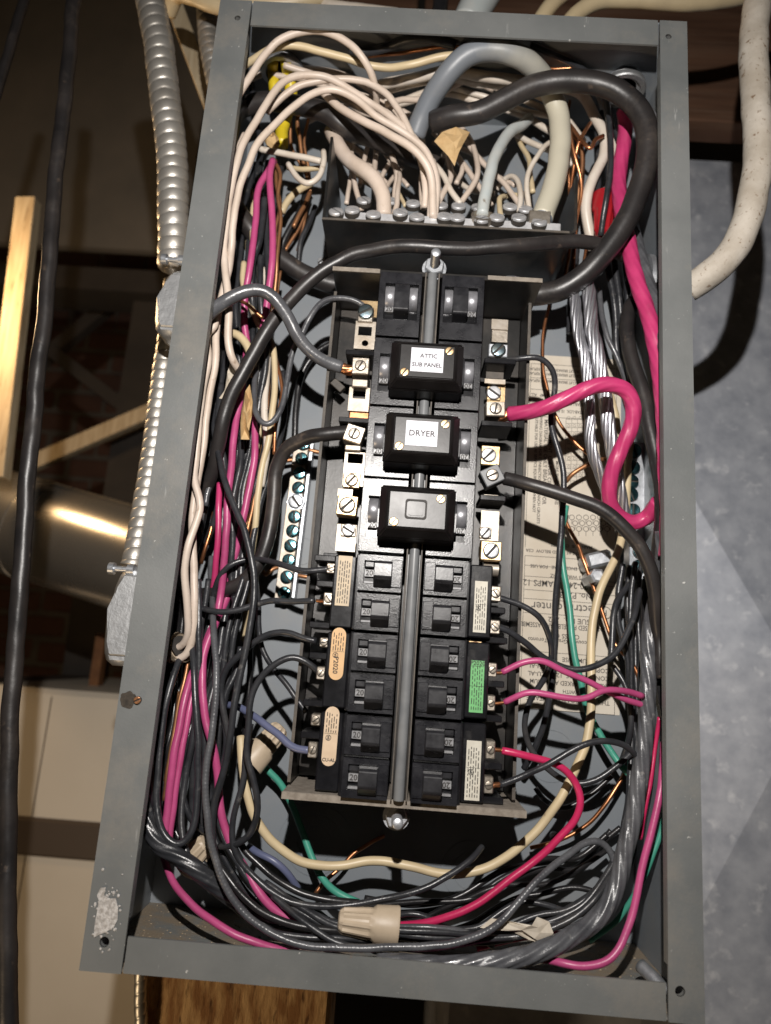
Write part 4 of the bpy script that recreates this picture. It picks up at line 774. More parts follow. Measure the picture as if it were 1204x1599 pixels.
def side_connector(px, py, label):
    c = at(px, py, -0.075); t = thing('cable_connector', label, 'cable connector', c)
    bm = NB(); lathe(bm, (XW - 0.002, c.y, c.z), [(0.021, -0.001), (0.022, -0.002), (0.022, -0.006), (0.018, -0.007), (0.0165, -0.018), (0.013, -0.018), (0.013, -0.004)], 24, axis='x'); obj('locknut', bm, 'zinc', t, autosmooth=40)
    bm = NB(); lathe(bm, (XW + 0.001, c.y, c.z), [(0.017, 0.0), (0.019, 0.004), (0.019, 0.016), (0.016, 0.018)], 24, axis='x'); obj('sleeve', bm, 'cast_zinc', t, autosmooth=40)
    bm = NB(); box(bm, XW + 0.008, XW + 0.014, c.y - 0.024, c.y - 0.016, c.z + 0.004, c.z + 0.016, 0.001); obj('clamp_lug', bm, 'cast_zinc', t)
    bm = screw_bm(Vector((XW + 0.011, c.y - 0.020, c.z + 0.018)), 0.0042, 0.003, 0.6); obj('clamp_screw', bm, 'zinc', t, autosmooth=50)
side_connector(1090, 445, 'zinc clamp connector where the big cream cable enters the right wall')
# pink and red circuit wires
w_('pink wire, left one of the pair hanging below the yellow cable', 'wire_magenta', 13, '428,252,-54 417,270,-50 404,293,-48 400,340,-48 395,380,-48 388,430,-50 381,470,-56 381,500,-60 385,540,-64 378,610,-62 370,660,-60 364,690,-58 361,722,-56 358,750,-54 354,793,-52 351,840,-54 348,890,-60 343,935,-64 336,975,-60 325,1000,-56 317,1028,-52 316,1060,-48 320,1120,-46 329,1156,-46 338,1194,-48 342,1227,-50 350,1284,-52 363,1322,-52 380,1355,-50 402,1392,-48 428,1418,-48 455,1436,-50 500,1446,-56', GP)
w_('pink wire, right one of the pair hanging below the yellow cable', 'wire_magenta', 13, '426,250,-50 420,276,-46 424,324,-46 426,379,-46 422,430,-48 415,490,-54 406,545,-62 402,583,-68 399,657,-66 396,719,-64 388,770,-64 376,825,-66 366,870,-70 355,930,-74 340,965,-66 325,996,-62 313,1033,-60 300,1054,-56 291,1087,-50 281,1130,-46 272,1180,-44 264,1239,-44 258,1300,-44', GP)
w_('pink wire leaving the pair and pressed against the third pink wire', 'wire_pink', 11, '343,755,-62 341,793,-58 338,850,-60 336,890,-66 333,920,-72', GP)
w_('pink wire of the low left pair, on the breaker side', 'wire_magenta', 12, '306,1060,-58 300,1090,-54 290,1135,-50 281,1190,-48 272,1250,-46 265,1305,-46 264,1335,-48', GP)
w_('pink wire running along the bottom from the left corner to the right wall', 'wire_magenta', 13, '256,1338,-60 262,1356,-50 277,1386,-40 310,1422,-32 347,1448,-26 380,1466,-24 449,1486,-28 530,1497,-34 600,1502,-38 680,1503,-36 760,1498,-34 850,1498,-24 880,1505,-18 915,1510,-16 945,1502,-16 970,1470,-18 988,1425,-20 1000,1372,-22 1012,1320,-24 1022,1275,-26 1031,1240,-28 1036,1200,-34 1036,1160,-44', GP)
w_('short red wire tucked behind the grey cable on the lower right', 'wire_red', 8, '1030,1120,-64 1025,1153,-60 1019,1211,-58 1007,1260,-58 1000,1310,-62', GP)
w_('red wire from the lowest right breaker sweeping down to the bottom wire nut', 'wire_red', 13, '784,1172,-33 800,1175,-32 820,1180,-32 858,1191,-34 884,1205,-36 901,1226,-38 906,1250,-38 898,1278,-40 875,1306,-42 843,1337,-44 800,1372,-44 750,1408,-44 700,1431,-46 655,1442,-50 615,1446,-54', GP, bare='786,1172,-33 778,1171,-32.5 768,1170,-32')
w_('pink wire from the green label breaker, upper of two', 'wire_magenta', 11, '784,1050,-33 798,1043,-32 818,1035,-30 845,1032,-29 875,1046,-30 915,1061,-32 946,1078,-35 975,1092,-38 1004,1101,-42', GP, bare='787,1050,-33 778,1051,-32.5 768,1050,-32')
w_('pink wire from the green label breaker, lower of two', 'wire_magenta', 11, '788,1097,-33 804,1089,-30 826,1081,-27 884,1090,-25 915,1089,-25 946,1077,-27 975,1079,-32 1004,1087,-38', GP, bare='791,1096,-33 780,1098,-32.5 768,1099,-32')
# black and grey circuit wires, left side
w_('scuffed grey wire looping from the blue screw to the left bundle', 'wire_grey', 10, '568,478,-38 556,470,-36 528,465,-36 504,470,-38 484,493,-42 471,521,-44 457,549,-46 449,595,-46 442,632,-45 430,655,-44 414,663,-43 402,648,-44 398,615,-48 400,575,-56 404,540,-66', style='wobble')
w_('long black wire snaking down over the left bundle from beside the attic cable', 'wire_slate', 12, '356,545,-84 342,610,-76 336,670,-60 346,736,-42 363,787,-34 383,833,-30 394,878,-28 395,934,-28 387,991,-28 378,1039,-28 366,1114,-28 359,1167,-30 347,1215,-33 335,1254,-36 331,1299,-38 336,1345,-40 360,1395,-42 395,1430,-44 449,1452,-48 525,1462,-54 600,1468,-56')
w_('shiny ribbed grey wire falling down the left and round the whole bottom', 'wire_grey', 12, '330,870,-98 330,905,-90 331,940,-66 333,985,-40 338,1054,-28 338,1099,-26 330,1156,-24 324,1194,-23 321,1239,-22 324,1292,-22 336,1342,-22 358,1394,-22 394,1437,-22 449,1467,-22 522,1478,-22 600,1479,-22 689,1474,-22 739,1463,-24 779,1441,-28 819,1400,-34 849,1365,-40 879,1340,-46 912,1319,-52 938,1316,-54 956,1332,-54 961,1362,-52 948,1392,-48 919,1420,-46 860,1438,-50 800,1446,-60', style='ring', sides=12)
w_('grey wire into the upper lug of the tan label breaker', 'wire_slate', 10.5, '514,888,-35 500,890,-35 471,890,-36 440,882,-42 428,878,-48 410,874,-56 398,873,-60 379,875,-60 358,884,-58 343,899,-60 335,920,-66 330,950,-76', bare='515,888,-35 518,888,-34.5')
w_('grey wire into the lower lug of the tan label breaker', 'wire_slate', 10.5, '491,938,-38 470,938,-40 445,938,-42 420,938,-44 403,943,-46 383,950,-46 358,956,-46 332,955,-48 310,948,-54 296,938,-64', bare='494,938,-38 505,938,-36 512,937,-34')
w_('grey wire humping over to the orange P2020 breaker, upper of two', 'wire_slate', 11, '494,1001,-36 482,999,-36 466,994,-37 449,988,-38 422,989,-40 399,1001,-42 370,1024,-44 352,1045,-47 345,1075,-50 350,1120,-52 357,1160,-56 352,1210,-62')
w_('grey wire humping to the orange P2020 breaker, lower of two, then far down', 'wire_slate', 11.5, '497,1049,-36 478,1034,-34 458,1027,-33 434,1035,-32 411,1054,-32 396,1082,-33 390,1135,-34 387,1179,-35 395,1215,-36 401,1252,-37 398,1284,-40 384,1310,-44 360,1321,-50 343,1322,-56')
w_('thin grey wire running straight down to the cream label breaker', 'wire_slate', 9.5, '478,1112,-44 465,1094,-46 449,1072,-48 428,1043,-52 411,1012,-56 405,970,-62 402,925,-72 400,880,-80')
w_('slate blue wire into the lower lug of the cream label breaker', 'wire_blue', 13, '484,1172,-36 458,1167,-38 434,1145,-42 402,1122,-50 375,1105,-60 350,1100,-72')
w_('black wire with a scuffed bend hanging in a long loop at the lower left', 'wire_slate', 12, '283,1022,-56 275,1045,-48 264,1085,-42 254,1130,-40 248,1194,-38 243,1250,-36 252,1296,-34 278,1320,-34 299,1302,-36 308,1239,-38 309,1150,-38 305,1090,-40 303,1045,-44 300,1010,-52')
w_('black wire bowed left inside the hanging lower left loop', 'wire_slate', 11, '303,1120,-60 294,1146,-56 284,1187,-53 283,1227,-52 293,1265,-52 306,1288,-54 322,1300,-60')
w_('black wire beside the long pink wire in the left bundle', 'wire_slate', 12, '377,690,-70 375,720,-66 368,760,-64 362,800,-64 362,850,-66 361,900,-70 368,950,-72 364,985,-68 349,1020,-64 335,1060,-62 322,1095,-62 316,1150,-60 322,1210,-60 330,1250,-62')
w_('black wire between the two pink wires at the top of the left bundle', 'wire_slate', 12, '413,310,-60 409,350,-58 405,375,-56 395,405,-58 392,450,-62 395,500,-72 392,550,-80')
w_('grey wire close behind the right pink wire of the left bundle', 'wire_slate', 11, '407,400,-64 405,450,-64 408,500,-68 404,540,-76')
w_('black wire running down left of the tan cardboard scrap', 'wire_slate', 12, '345,600,-66 342,650,-60 345,700,-58 350,740,-62 340,790,-74 322,850,-84')
w_('black wire crossing behind the long snaking wire towards the ground bar', 'wire_slate', 10, '442,580,-90 444,640,-88 434,700,-80 424,735,-76 408,785,-72 396,840,-70 391,880,-72')
w_('black wire curved against the back panel above the ground bar', 'wire_black', 11, '530,530,-104 495,550,-102 470,590,-104 462,640,-104 460,690,-106')
w_('black wire dropping beside the neutral bracket into the left bundle', 'wire_black', 11, '478,300,-98 468,330,-94 450,365,-94 442,385,-96 446,420,-100')
w_('black wire beside the copper wires near the neutral bracket', 'wire_slate', 9, '492,322,-102 483,345,-100 470,375,-100 466,410,-104')
w_('black wire behind the white pair along the left wall', 'wire_slate', 11, '392,120,-96 398,180,-96 408,230,-92 402,280,-84 410,320,-80')
w_('dark wire pressed against the left wall below the attic cable', 'wire_black', 11, '370,470,-96 375,540,-96 368,610,-92 350,660,-90 330,720,-92 322,790,-92')
w_('short grey stub with a cut end between the white pair and the pink wires', 'wire_grey', 10, '340,722,-72 333,745,-68 324,768,-66 321,790,-66')
w_('black wire with dusty bend lower in the left bundle', 'wire_slate', 11, '376,1010,-60 368,1050,-58 352,1085,-56 348,1120,-56 352,1150,-56 345,1200,-58 336,1250,-60')
w_('long black wire at the right edge of the lower left bundle', 'wire_slate', 11, '392,1130,-46 385,1170,-45 378,1220,-46 367,1270,-47 363,1310,-48 374,1345,-48 398,1374,-48 431,1398,-46 471,1412,-46 515,1414,-46 575,1409,-46 639,1394,-46 699,1368,-48 735,1342,-54 753,1322,-64')
w_('black wire just above the long curved one at the bottom left', 'wire_black', 12, '372,1310,-62 385,1332,-58 420,1366,-56 460,1390,-56 515,1405,-56 560,1410,-58')
w_('thick black wire lying below the red wire at the bottom left', 'wire_black', 13, '330,1310,-46 341,1348,-40 369,1390,-36 405,1421,-35 449,1440,-36 526,1452,-40 560,1456,-44')
w_('black wire second from the box floor at the bottom left', 'wire_slate', 10, '350,1390,-56 380,1425,-46 409,1448,-40 449,1460,-38 522,1464,-40 600,1470,-46')
w_('slate blue stub at the bottom left below the cream wire', 'wire_blue', 12, '388,1322,-64 405,1334,-58 428,1347,-56 448,1364,-58 466,1388,-64')
w_('stripped black stub lying left of the bottom wire nut', 'wire_black', 9, '448,1428,-50 470,1432,-50 495,1434,-52 515,1436,-54')
# right side black wires
w_('black wire hanging from the attic breaker down the paper directory', 'wire_slate', 10.5, '790,562,-40 805,561,-36 825,559,-34 847,561,-34 862,575,-36 866,598,-40 862,630,-46 859,655,-50 865,685,-50 878,722,-50 882,765,-50 879,812,-52 871,873,-56 866,930,-62 866,1000,-66 858,1080,-70 848,1130,-76 832,1175,-84 818,1200,-92')
w_('grey wire from the white label breaker curving down past the pink pair', 'wire_slate', 10.5, '772,931,-34 786,936,-34 818,949,-34 843,967,-35 858,995,-38 861,1028,-44 848,1062,-52 824,1100,-58 818,1138,-62 830,1172,-66 852,1198,-68 880,1219,-68 904,1225,-66 938,1214,-64 967,1192,-64 990,1172,-66')
w_('grey wire from the white label breaker sagging up to the right clamp', 'wire_slate', 11, '772,978,-34 790,984,-35 818,1002,-38 855,1031,-42 889,1044,-42 921,1041,-42 956,1026,-44 979,992,-48 994,955,-54 1000,920,-64')
w_('black wire curving up from the sagging grey wire to the ground strip', 'wire_slate', 11, '954,1032,-58 957,1000,-60 960,965,-62 968,935,-66 990,905,-78')
w_('black wire running down from the sagging grey wire along the grey cable', 'wire_slate', 10, '957,1040,-66 972,1060,-62 983,1090,-60 985,1125,-60 978,1165,-64 970,1190,-72')
w_('black wire from the lowest right lug arching to the grey cable', 'wire_slate', 11, '780,1226,-34 796,1221,-33 818,1212,-32 858,1194,-28 895,1171,-27 933,1158,-28 962,1160,-31 985,1172,-38 1000,1190,-46', style='wobble', bare='783,1225,-34 774,1227,-33 764,1228,-32')
w_('thin black wire with a pale streak above the right clamp', 'wire_grey', 9.5, '936,452,-84 938,480,-78 944,505,-74 953,535,-74 967,568,-76 980,605,-82')
w_('thin black wire running down inside the big black loop', 'wire_slate', 10, '829,70,-62 850,80,-58 880,92,-56 912,110,-56 940,146,-58 951,186,-58 955,233,-56 951,280,-56 944,320,-60 938,368,-72')
w_('grey wire lying along the top wall in front of the copper', 'wire_slate', 13, '545,78,-84 575,82,-78 600,76,-74 630,64,-72 665,62,-74 710,72,-84')
w_('dark brown wire bent behind the grey cable on the lower right', 'wire_black', 14, '1022,1010,-66 1026,1053,-62 1036,1110,-60 1042,1160,-60 1040,1230,-62')
w_('black wire behind the cream wire on the lower right of the back panel', 'wire_black', 10, '950,1400,-70 900,1385,-80 850,1395,-84 800,1405,-84 740,1440,-80 690,1458,-74')
w_('black wire arched above the torn paper scrap', 'wire_slate', 10, '880,1422,-62 850,1412,-62 815,1408,-64 780,1425,-62 745,1448,-60 700,1452,-58')
w_('black wire leaving the bottom wire nut, uppermost', 'wire_slate', 10, '618,1430,-54 645,1426,-52 670,1432,-52 690,1446,-54 720,1456,-58 760,1462,-62')
w_('grey wire leaving the bottom wire nut between the black ones', 'wire_grey', 10, '618,1448,-44 650,1446,-42 690,1448,-42 720,1452,-44 742,1462,-48 770,1478,-54', style='wobble')
w_('black wire leaving the bottom wire nut, lowest', 'wire_slate', 10, '616,1458,-50 640,1462,-48 675,1470,-46 715,1470,-46 750,1472,-48 800,1466,-52')
w_('dark red wire half hidden under the torn paper scrap', 'wire_red', 8, '745,1482,-60 790,1470,-58 830,1463,-60 880,1456,-66', GP)
# cream, green, blue, copper
w_('long cream wire sweeping down the right side and along the whole bottom', 'wire_cream', 15, '984,690,-92 980,760,-90 976,820,-84 966,862,-78 946,903,-74 933,943,-72 925,989,-70 924,1040,-68 924,1099,-66 917,1148,-64 901,1196,-64 881,1237,-64 846,1288,-66 797,1334,-68 745,1359,-70 690,1363,-70 640,1353,-70 600,1345,-70 565,1345,-70 520,1351,-68 470,1345,-64 432,1322,-60 404,1284,-56 387,1244,-54 378,1200,-56 376,1150,-64', 'cream wires', sides=14)
w_('cream wire showing behind the aluminium strands', 'wire_cream', 13, '927,500,-96 933,540,-94 945,590,-94 958,640,-94 966,700,-96 972,760,-98', 'cream wires')
w_('green wire hanging down the paper directory to the lower right', 'wire_green', 11.5, '884,790,-98 878,830,-96 878,880,-94 887,938,-92 895,1001,-88 906,1058,-86 915,1107,-88 933,1145,-88 958,1182,-84 988,1215,-78', 'green ground wires')
w_('green wire passing behind the pan at the lower left', 'wire_green', 12, '398,1170,-96 415,1198,-94 438,1224,-96 455,1256,-98 470,1290,-94 490,1340,-84 506,1372,-78 527,1394,-72 560,1410,-68', 'green ground wires')
w_('green wire beside the low pink wire at the right wall', 'wire_green', 10, '1040,1225,-58 1036,1270,-54 1028,1310,-50 1014,1350,-50 995,1390,-56 960,1440,-64 920,1470,-64', 'green ground wires')
w_('copper wire hanging beside the right pink wire of the left bundle', 'copper_dull', 7, '426,248,-58 437,272,-54 433,306,-54 439,340,-54 435,380,-54 431,420,-56 428,470,-62', GCU)
w_('copper wire twisted with the first behind the pink pair', 'copper_dull', 6.5, '430,250,-62 431,290,-60 437,320,-60 431,360,-60 433,400,-62 424,450,-66 418,520,-72', GCU)
w_('copper wire curving between the diagonal black cable and the grey loop', 'copper', 6.5, '426,545,-72 434,575,-66 439,605,-64 437,640,-62 431,670,-62 428,710,-66', GCU)
w_('short copper wire across the pink wires under the attic cable', 'copper', 6, '376,470,-44 388,476,-42 398,486,-42 411,497,-44', GCU)
w_('copper wire dropping from the white arches toward the yellow cable', 'copper_dull', 7, '474,155,-60 468,172,-62 465,190,-66 468,215,-68 472,245,-72 480,275,-76', GCU)
w_('copper wire sloping down left of the neutral bracket', 'copper_dull', 8, '484,300,-92 478,315,-90 468,335,-88 458,355,-88', GCU)
w_('bright copper wire hanging at the right above the paper directory', 'copper', 6, '862,440,-96 857,480,-94 850,512,-92 848,560,-92 853,600,-92 862,634,-92 876,663,-92 894,686,-94 915,706,-94 935,718,-96', GCU)
w_('dull brown copper wire bent behind the narrower aluminium leg', 'copper_dull', 8, '884,752,-96 893,740,-92 908,730,-90 925,722,-90 945,716,-94', GCU)
w_('long copper wire crossing the paper directory down to the right side', 'copper', 7, '876,790,-104 886,820,-100 902,852,-96 912,880,-92 930,923,-90 944,966,-88 959,1004,-86 982,1030,-82 996,1053,-80 999,1087,-80 990,1125,-84', GCU)
w_('copper wire at the lower right of the back panel', 'copper', 7, '980,1200,-96 970,1218,-94 950,1248,-92 928,1276,-94 905,1296,-96 870,1314,-98 828,1324,-104', GCU)
w_('copper wire end showing below the pan at the bottom', 'copper', 7, '600,1305,-112 575,1318,-108 552,1332,-104 530,1355,-98 505,1378,-94 492,1396,-92', GCU)
w_('copper wire along the top wall under the top rim', 'copper', 6, '575,88,-90 620,84,-84 660,78,-82 720,75,-84 780,92,-92 860,108,-96 905,104,-98', GCU)
w_('twisted copper wire beside the cream end of the arched cable', 'copper', 7, '890,195,-72 902,210,-66 912,222,-62 922,232,-60 930,218,-62 942,212,-66', GCU)
w_('copper wire crossing the twisted copper beside the arched cable', 'copper', 6.5, '922,192,-74 914,205,-66 905,220,-66 898,250,-74 892,300,-82 890,345,-88', GCU)
w_('copper wire hanging straight right of the neutral bracket', 'copper_dull', 7, '908,225,-76 910,260,-80 904,300,-86 900,340,-90 898,380,-94', GCU)
w_('brown copper wire along the left bundle near the low pink pair', 'copper_dull', 7, '294,1030,-64 289,1065,-60 278,1105,-58 270,1150,-56 262,1200,-54 256,1250,-56', GCU)
w_('second brown copper wire along the low left pink pair', 'copper_dull', 6.5, '280,1080,-66 276,1120,-62 268,1170,-62 258,1220,-62', GCU)
w_('copper wire inside the left bundle near the white pair', 'copper', 7, '334,800,-80 328,830,-78 320,858,-78 314,880,-82', GCU)
w_('copper wire showing between the middle pink wires', 'copper_dull', 7, '392,730,-78 388,780,-76 384,840,-76 376,880,-78 368,925,-82', GCU)
for k, (lbl, sp) in enumerate((('bare copper stub into the ground bar, topmost on the right', '480,702,-104 492,705,-104 506,708,-106'), ('bare copper stub into the ground bar, topmost on the left', '462,705,-104 448,706,-103 432,708,-104'), ('bare copper stub into the ground bar, second on the left', '462,718,-105 448,719,-104 434,722,-104'),
                               ('copper hook into the lower left of the ground bar', '448,884,-104 432,886,-100 420,893,-98 416,900,-98 410,892,-98'), ('copper stub low on the right of the ground bar', '462,898,-106 475,900,-105 488,902,-106'))): w_(lbl, 'copper_dull', 7.5, sp, GCU)
w_('thin silver wire strands curling out by the upper right rim', 'aluminium', 4, '1000,150,-44 1018,168,-36 1029,190,-32 1026,230,-34 1020,270,-44', GCU)
w_('second silver strand curling beside the upper right rim', 'aluminium', 4, '1002,160,-46 1020,176,-40 1026,200,-36 1024,245,-38 1016,290,-50', GCU)
# more depth to the bundles: wires half hidden behind the ones in front
for lbl, mt, wd_, sp in (('black wire deep in the lower left bundle, behind the ribbed one', 'wire_black', 12, '345,1000,-90 330,1060,-86 322,1130,-82 326,1200,-80 340,1270,-76 362,1330,-70 400,1385,-66 455,1420,-64'),
        ('black wire deep behind the low pink pair', 'wire_black', 12, '268,1040,-84 258,1110,-80 252,1180,-78 256,1250,-74 275,1300,-70 300,1345,-66'), ('black wire deep along the right wall', 'wire_black', 13, '1010,900,-96 1004,980,-94 1000,1060,-90 1003,1140,-86 1000,1220,-84 990,1300,-80'),
        ('black wire deep along the bottom', 'wire_black', 12, '520,1440,-82 590,1450,-80 660,1466,-76 740,1470,-74 820,1462,-74 890,1440,-76'), ('black wire deep behind the left cream wire', 'wire_black', 10, '404,880,-96 398,950,-92 392,1010,-88 390,1060,-86 382,1130,-84 380,1190,-84'),
        ('white wire deep behind the cream and thick white ones', 'wire_white', 10, '340,145,-96 380,128,-90 430,110,-88 480,108,-86 540,118,-84 590,150,-84 640,180,-90'), ('white wire deep among the arches, going right', 'wire_white', 10, '480,190,-94 520,170,-88 560,160,-84 600,170,-84 640,200,-92'),
        ('grey wire deep behind the aluminium strands', 'wire_slate', 12, '900,390,-98 892,450,-96 890,520,-96'), ('white wire with a marked band deep at the top right', 'wire_pale', 14, '900,110,-96 930,140,-92 948,180,-92 960,230,-90 958,300,-92'), ('black wire looping on the back panel right of the pan', 'wire_black', 9, '836,1230,-100 850,1250,-98 880,1262,-98 920,1240,-98 955,1212,-98')):
    w_(lbl, mt, wd_, sp, GBK if 'black' in lbl or 'grey' in lbl else GW)

# wires that pack the bundles, many of them half buried
ORD = ('first', 'second', 'third', 'fourth', 'fifth', 'sixth', 'seventh', 'eighth')
def filler(label, material, w, base, n, dx, dz, group, seed, jit=5.0, down=False):
    rnd = random.Random(seed); q = [tuple(float(v) for v in a.split(',')) for a in base.split()]
    for k in range(n):
        ox = dx[0] + (dx[1] - dx[0]) * (k + 0.5) / n; oz = rnd.uniform(*dz); ph = rnd.uniform(0, 6.28); s = []
        for i, (x, y, z) in enumerate(q): d_ = ox * math.cos(i * 0.9 + ph) * 0.25 + ox * 0.85; s.append('%.1f,%.1f,%.1f' % (x + (0 if down else d_) + rnd.uniform(-jit, jit), y + (d_ if down else 0) + rnd.uniform(-jit, jit), z + oz + 5 * math.sin(i * 1.1 + ph)))
        wire('wire', '%s, %s from the %s' % (label, ORD[k], 'top' if down else 'left'), 'wire', material, w * rnd.uniform(0.88, 1.1), ' '.join(s), group)
filler('thin dark wire buried in the upper left bundle', 'wire_slate', 10.5, '415,255,-82 404,330,-80 396,400,-78 392,470,-78 394,540,-78 392,610,-78 384,690,-76 372,770,-76 360,850,-78 352,930,-80', 7, (-26, 34), (-14, 12), 'dark wires buried in the upper left bundle', 21)
filler('thin dark wire buried in the lower left bundle', 'wire_slate', 11, '356,900,-66 346,980,-62 334,1060,-58 324,1140,-56 318,1220,-56 324,1290,-56 344,1350,-54 384,1404,-52 440,1440,-52 510,1456,-54', 8, (-46, 36), (-20, 10), 'dark wires buried in the lower left bundle', 22)
filler('thin black wire in shadow along the left wall', 'wire_black', 11, '350,470,-90 340,560,-90 330,650,-90 316,740,-92 302,830,-92 288,920,-92 276,1010,-88 262,1100,-84 252,1190,-80 250,1260,-76', 4, (-8, 18), (-6, 8), 'black wires along the left wall', 23)
filler('dark wire crossing the box bottom', 'wire_slate', 11, '420,1390,-58 480,1430,-54 540,1452,-52 610,1462,-50 690,1468,-48 760,1462,-48 830,1446,-50 890,1424,-54 940,1390,-60 965,1340,-68', 7, (-16, 14), (-18, 16), 'dark wires crossing the bottom', 24, 9, True)
filler('dark wire curving over the back panel at the bottom', 'wire_black', 9.5, '560,1420,-92 640,1418,-90 720,1398,-90 790,1372,-92 850,1350,-94 910,1340,-96 960,1300,-98', 4, (-14, 26), (-8, 14), 'dark wires on the back panel at the bottom', 25, 14, True)
filler('dark wire standing close behind the right wall bundle', 'wire_slate', 10, '985,880,-84 978,960,-80 984,1040,-76 990,1120,-74 992,1200,-72 984,1280,-70 968,1350,-68 930,1400,-66', 5, (-14, 22), (-14, 12), 'dark wires in the right bundle', 26)
filler('dark wire running down beside the aluminium strands', 'wire_slate', 10, '930,170,-84 946,250,-84 944,330,-86 950,410,-88 962,490,-90 974,560,-92 988,640,-94', 3, (-14, 30), (-8, 10), 'dark wires beside the aluminium strands', 27)
filler('white wire in the tangle behind the arches', 'wire_white', 10.5, '432,112,-70 480,118,-72 530,136,-74 575,160,-76 615,185,-80 640,210,-86', 4, (-18, 22), (-8, 20), 'white wires behind the arches', 28, 11, True)
filler('white wire in the tangle behind the faded cable', 'wire_pale', 10.5, '610,150,-86 680,128,-88 750,132,-90 820,150,-90 880,190,-90 900,240,-92', 4, (-20, 30), (-6, 14), 'white wires behind the faded cable', 29, 12, True)
filler('short white wire deep behind the neutral bar', 'wire_white', 8.5, '560,215,-104 580,240,-98 600,262,-90 618,290,-78', 5, (-50, 190), (-6, 6), 'short white wires behind the neutral bar', 30, 9)
filler('white wire dropping to the rear neutral screws', 'wire_white', 9.5, '592,196,-92 597,235,-82 600,280,-68 602,322,-57', 8, (-60, 215), (-4, 4), 'white wires on the rear neutral screws', 35, 7)
filler('bare copper wire in the upper right tangle', 'copper', 6, '870,150,-86 884,190,-82 896,240,-82 900,300,-86 898,360,-92 890,430,-98', 3, (-14, 22), (-10, 16), 'copper wires in the upper right tangle', 31, 8)
filler('bare copper wire in the upper left tangle', 'copper_dull', 6, '470,140,-80 466,180,-78 474,230,-80 486,280,-86 478,340,-92 466,400,-98', 2, (-30, 22), (-8, 14), 'copper wires in the upper left tangle', 32, 9)
filler('bare copper wire twisted along the left bundle', 'copper_dull', 6, '424,420,-80 420,520,-78 416,620,-76 406,720,-78 390,820,-80 372,900,-84', 3, (-22, 16), (-6, 14), 'copper wires in the left bundle', 33, 7)
filler('pale wire glimpsed deep in the left bundle', 'wire_cream', 9.5, '400,300,-92 394,380,-90 400,460,-88 412,540,-86 414,620,-86 404,700,-88', 3, (-20, 20), (-6, 8), 'pale wires in the left bundle', 34, 6)
# ------------------------------------------------------------------ wire nuts, scraps and tags
def wire_nut(label, nose, tail, rn, rt, material='tan_plastic'):
    n, t_ = Vector(nose), Vector(tail); d = (t_ - n); L = d.length; M = aim_mtx(d)
    t = thing('wire_nut', label, 'wire nut', (n + t_) / 2); bm = NB(); N = 36; prof = [(0.0, 0.55), (0.02, 0.80), (0.08, 0.95), (0.50, 1.12), (0.56, 1.22), (0.62, 1.30), (0.97, 1.42), (1.0, 1.38)]; rows = []
    for u, k in prof:
        row = []
        for i in range(N):
            a = 2 * PI * i / N; rr = rn * k * (1 + (0.09 if (i % 4 < 2) else -0.06) * (1 if 0.05 < u < 0.54 else 0)); w = 1 + (0.30 * max(0, abs(math.cos(a)) - 0.55) if u > 0.58 else 0)
            row.append(bm.verts.new(n + M @ Vector((rr * w * math.cos(a), rr * math.sin(a), L * u))))
        rows.append(row)
    for A, B in zip(rows, rows[1:]):
        for i in range(N): bm.faces.new((A[i], A[(i + 1) % N], B[(i + 1) % N], B[i]))
    bm.faces.new(rows[0]); obj('shell', bm, material, t, autosmooth=22)
    inner = [n + M @ Vector((rn * 1.2 * math.cos(2 * PI * i / 16), rn * 1.2 * math.sin(2 * PI * i / 16), L * 0.985)) for i in range(16)]
    bm = NB(); bm.faces.new([bm.verts.new(p) for p in inner]); obj('mouth', bm, 'ink', t); return t
wire_nut('tan wire nut lying at the bottom among the black and red wires', at(528, 1436, -0.040), at(622, 1447, -0.042), 0.0078, 0.0105)
wire_nut('cream wire nut behind the bundle below the slate blue wire', at(440, 1135, -0.088), at(388, 1192, -0.076), 0.0074, 0.010)
wire_nut('cream wire nut tucked into the lower left corner bundle', at(325, 1315, -0.058), at(290, 1352, -0.062), 0.0075, 0.010)
wire_nut('cream wire nut capping the two long white wires by the left wall', at(262, 1022, -0.066), at(284, 1010, -0.056), 0.0072, 0.010)
wire_nut('red wire nut behind the big black loop at the upper right', at(940, 366, -0.074), at(945, 306, -0.080), 0.0070, 0.010, 'red_plastic')
def scrap(name, label, cat, material, P, z, seed, amp=0.004, th=0.0006):
    random.seed(seed); C = [at(x, y, z / 1000.0) for x, y in P]; bm = NB(); c = sum(C, Vector()) / len(C); n = 5
    ring0 = [bm.verts.new(p + Vector((0, 0, random.uniform(-amp, amp)))) for p in C]; ring1 = [bm.verts.new(c + (p - c) * 0.55 + Vector((0, 0, random.uniform(-amp, amp * 2)))) for p in C]; mid = bm.verts.new(c + Vector((0, 0, amp)))
    N = len(C)
    for i in range(N):
        j = (i + 1) % N; bm.faces.new((ring0[i], ring0[j], ring1[j])); bm.faces.new((ring0[i], ring1[j], ring1[i])); bm.faces.new((ring1[i], ring1[j], mid))
    ex = bmesh.ops.extrude_face_region(bm, geom=list(bm.faces))
    for g in ex['geom']:
        if isinstance(g, bmesh.types.BMVert): g.co.z -= th
    return tag(obj(name, bm, material), label, cat)
scrap('paper_scrap', 'torn crumpled paper tag lying beside the grey cable at the bottom', 'paper scrap', 'tape_paper', [(750, 1450), (768, 1436), (800, 1440), (832, 1447), (840, 1434), (858, 1440), (863, 1455), (848, 1472), (825, 1466), (800, 1456), (770, 1452)], -34, 4, 0.003)
scrap('cardboard_scrap', 'crumpled brown cardboard scrap wedged behind the diagonal black cable', 'cardboard', 'card', [(378, 640), (384, 612), (391, 602), (396, 630), (394, 650), (390, 675), (388, 684), (376, 686), (377, 662)], -46, 5, 0.004)
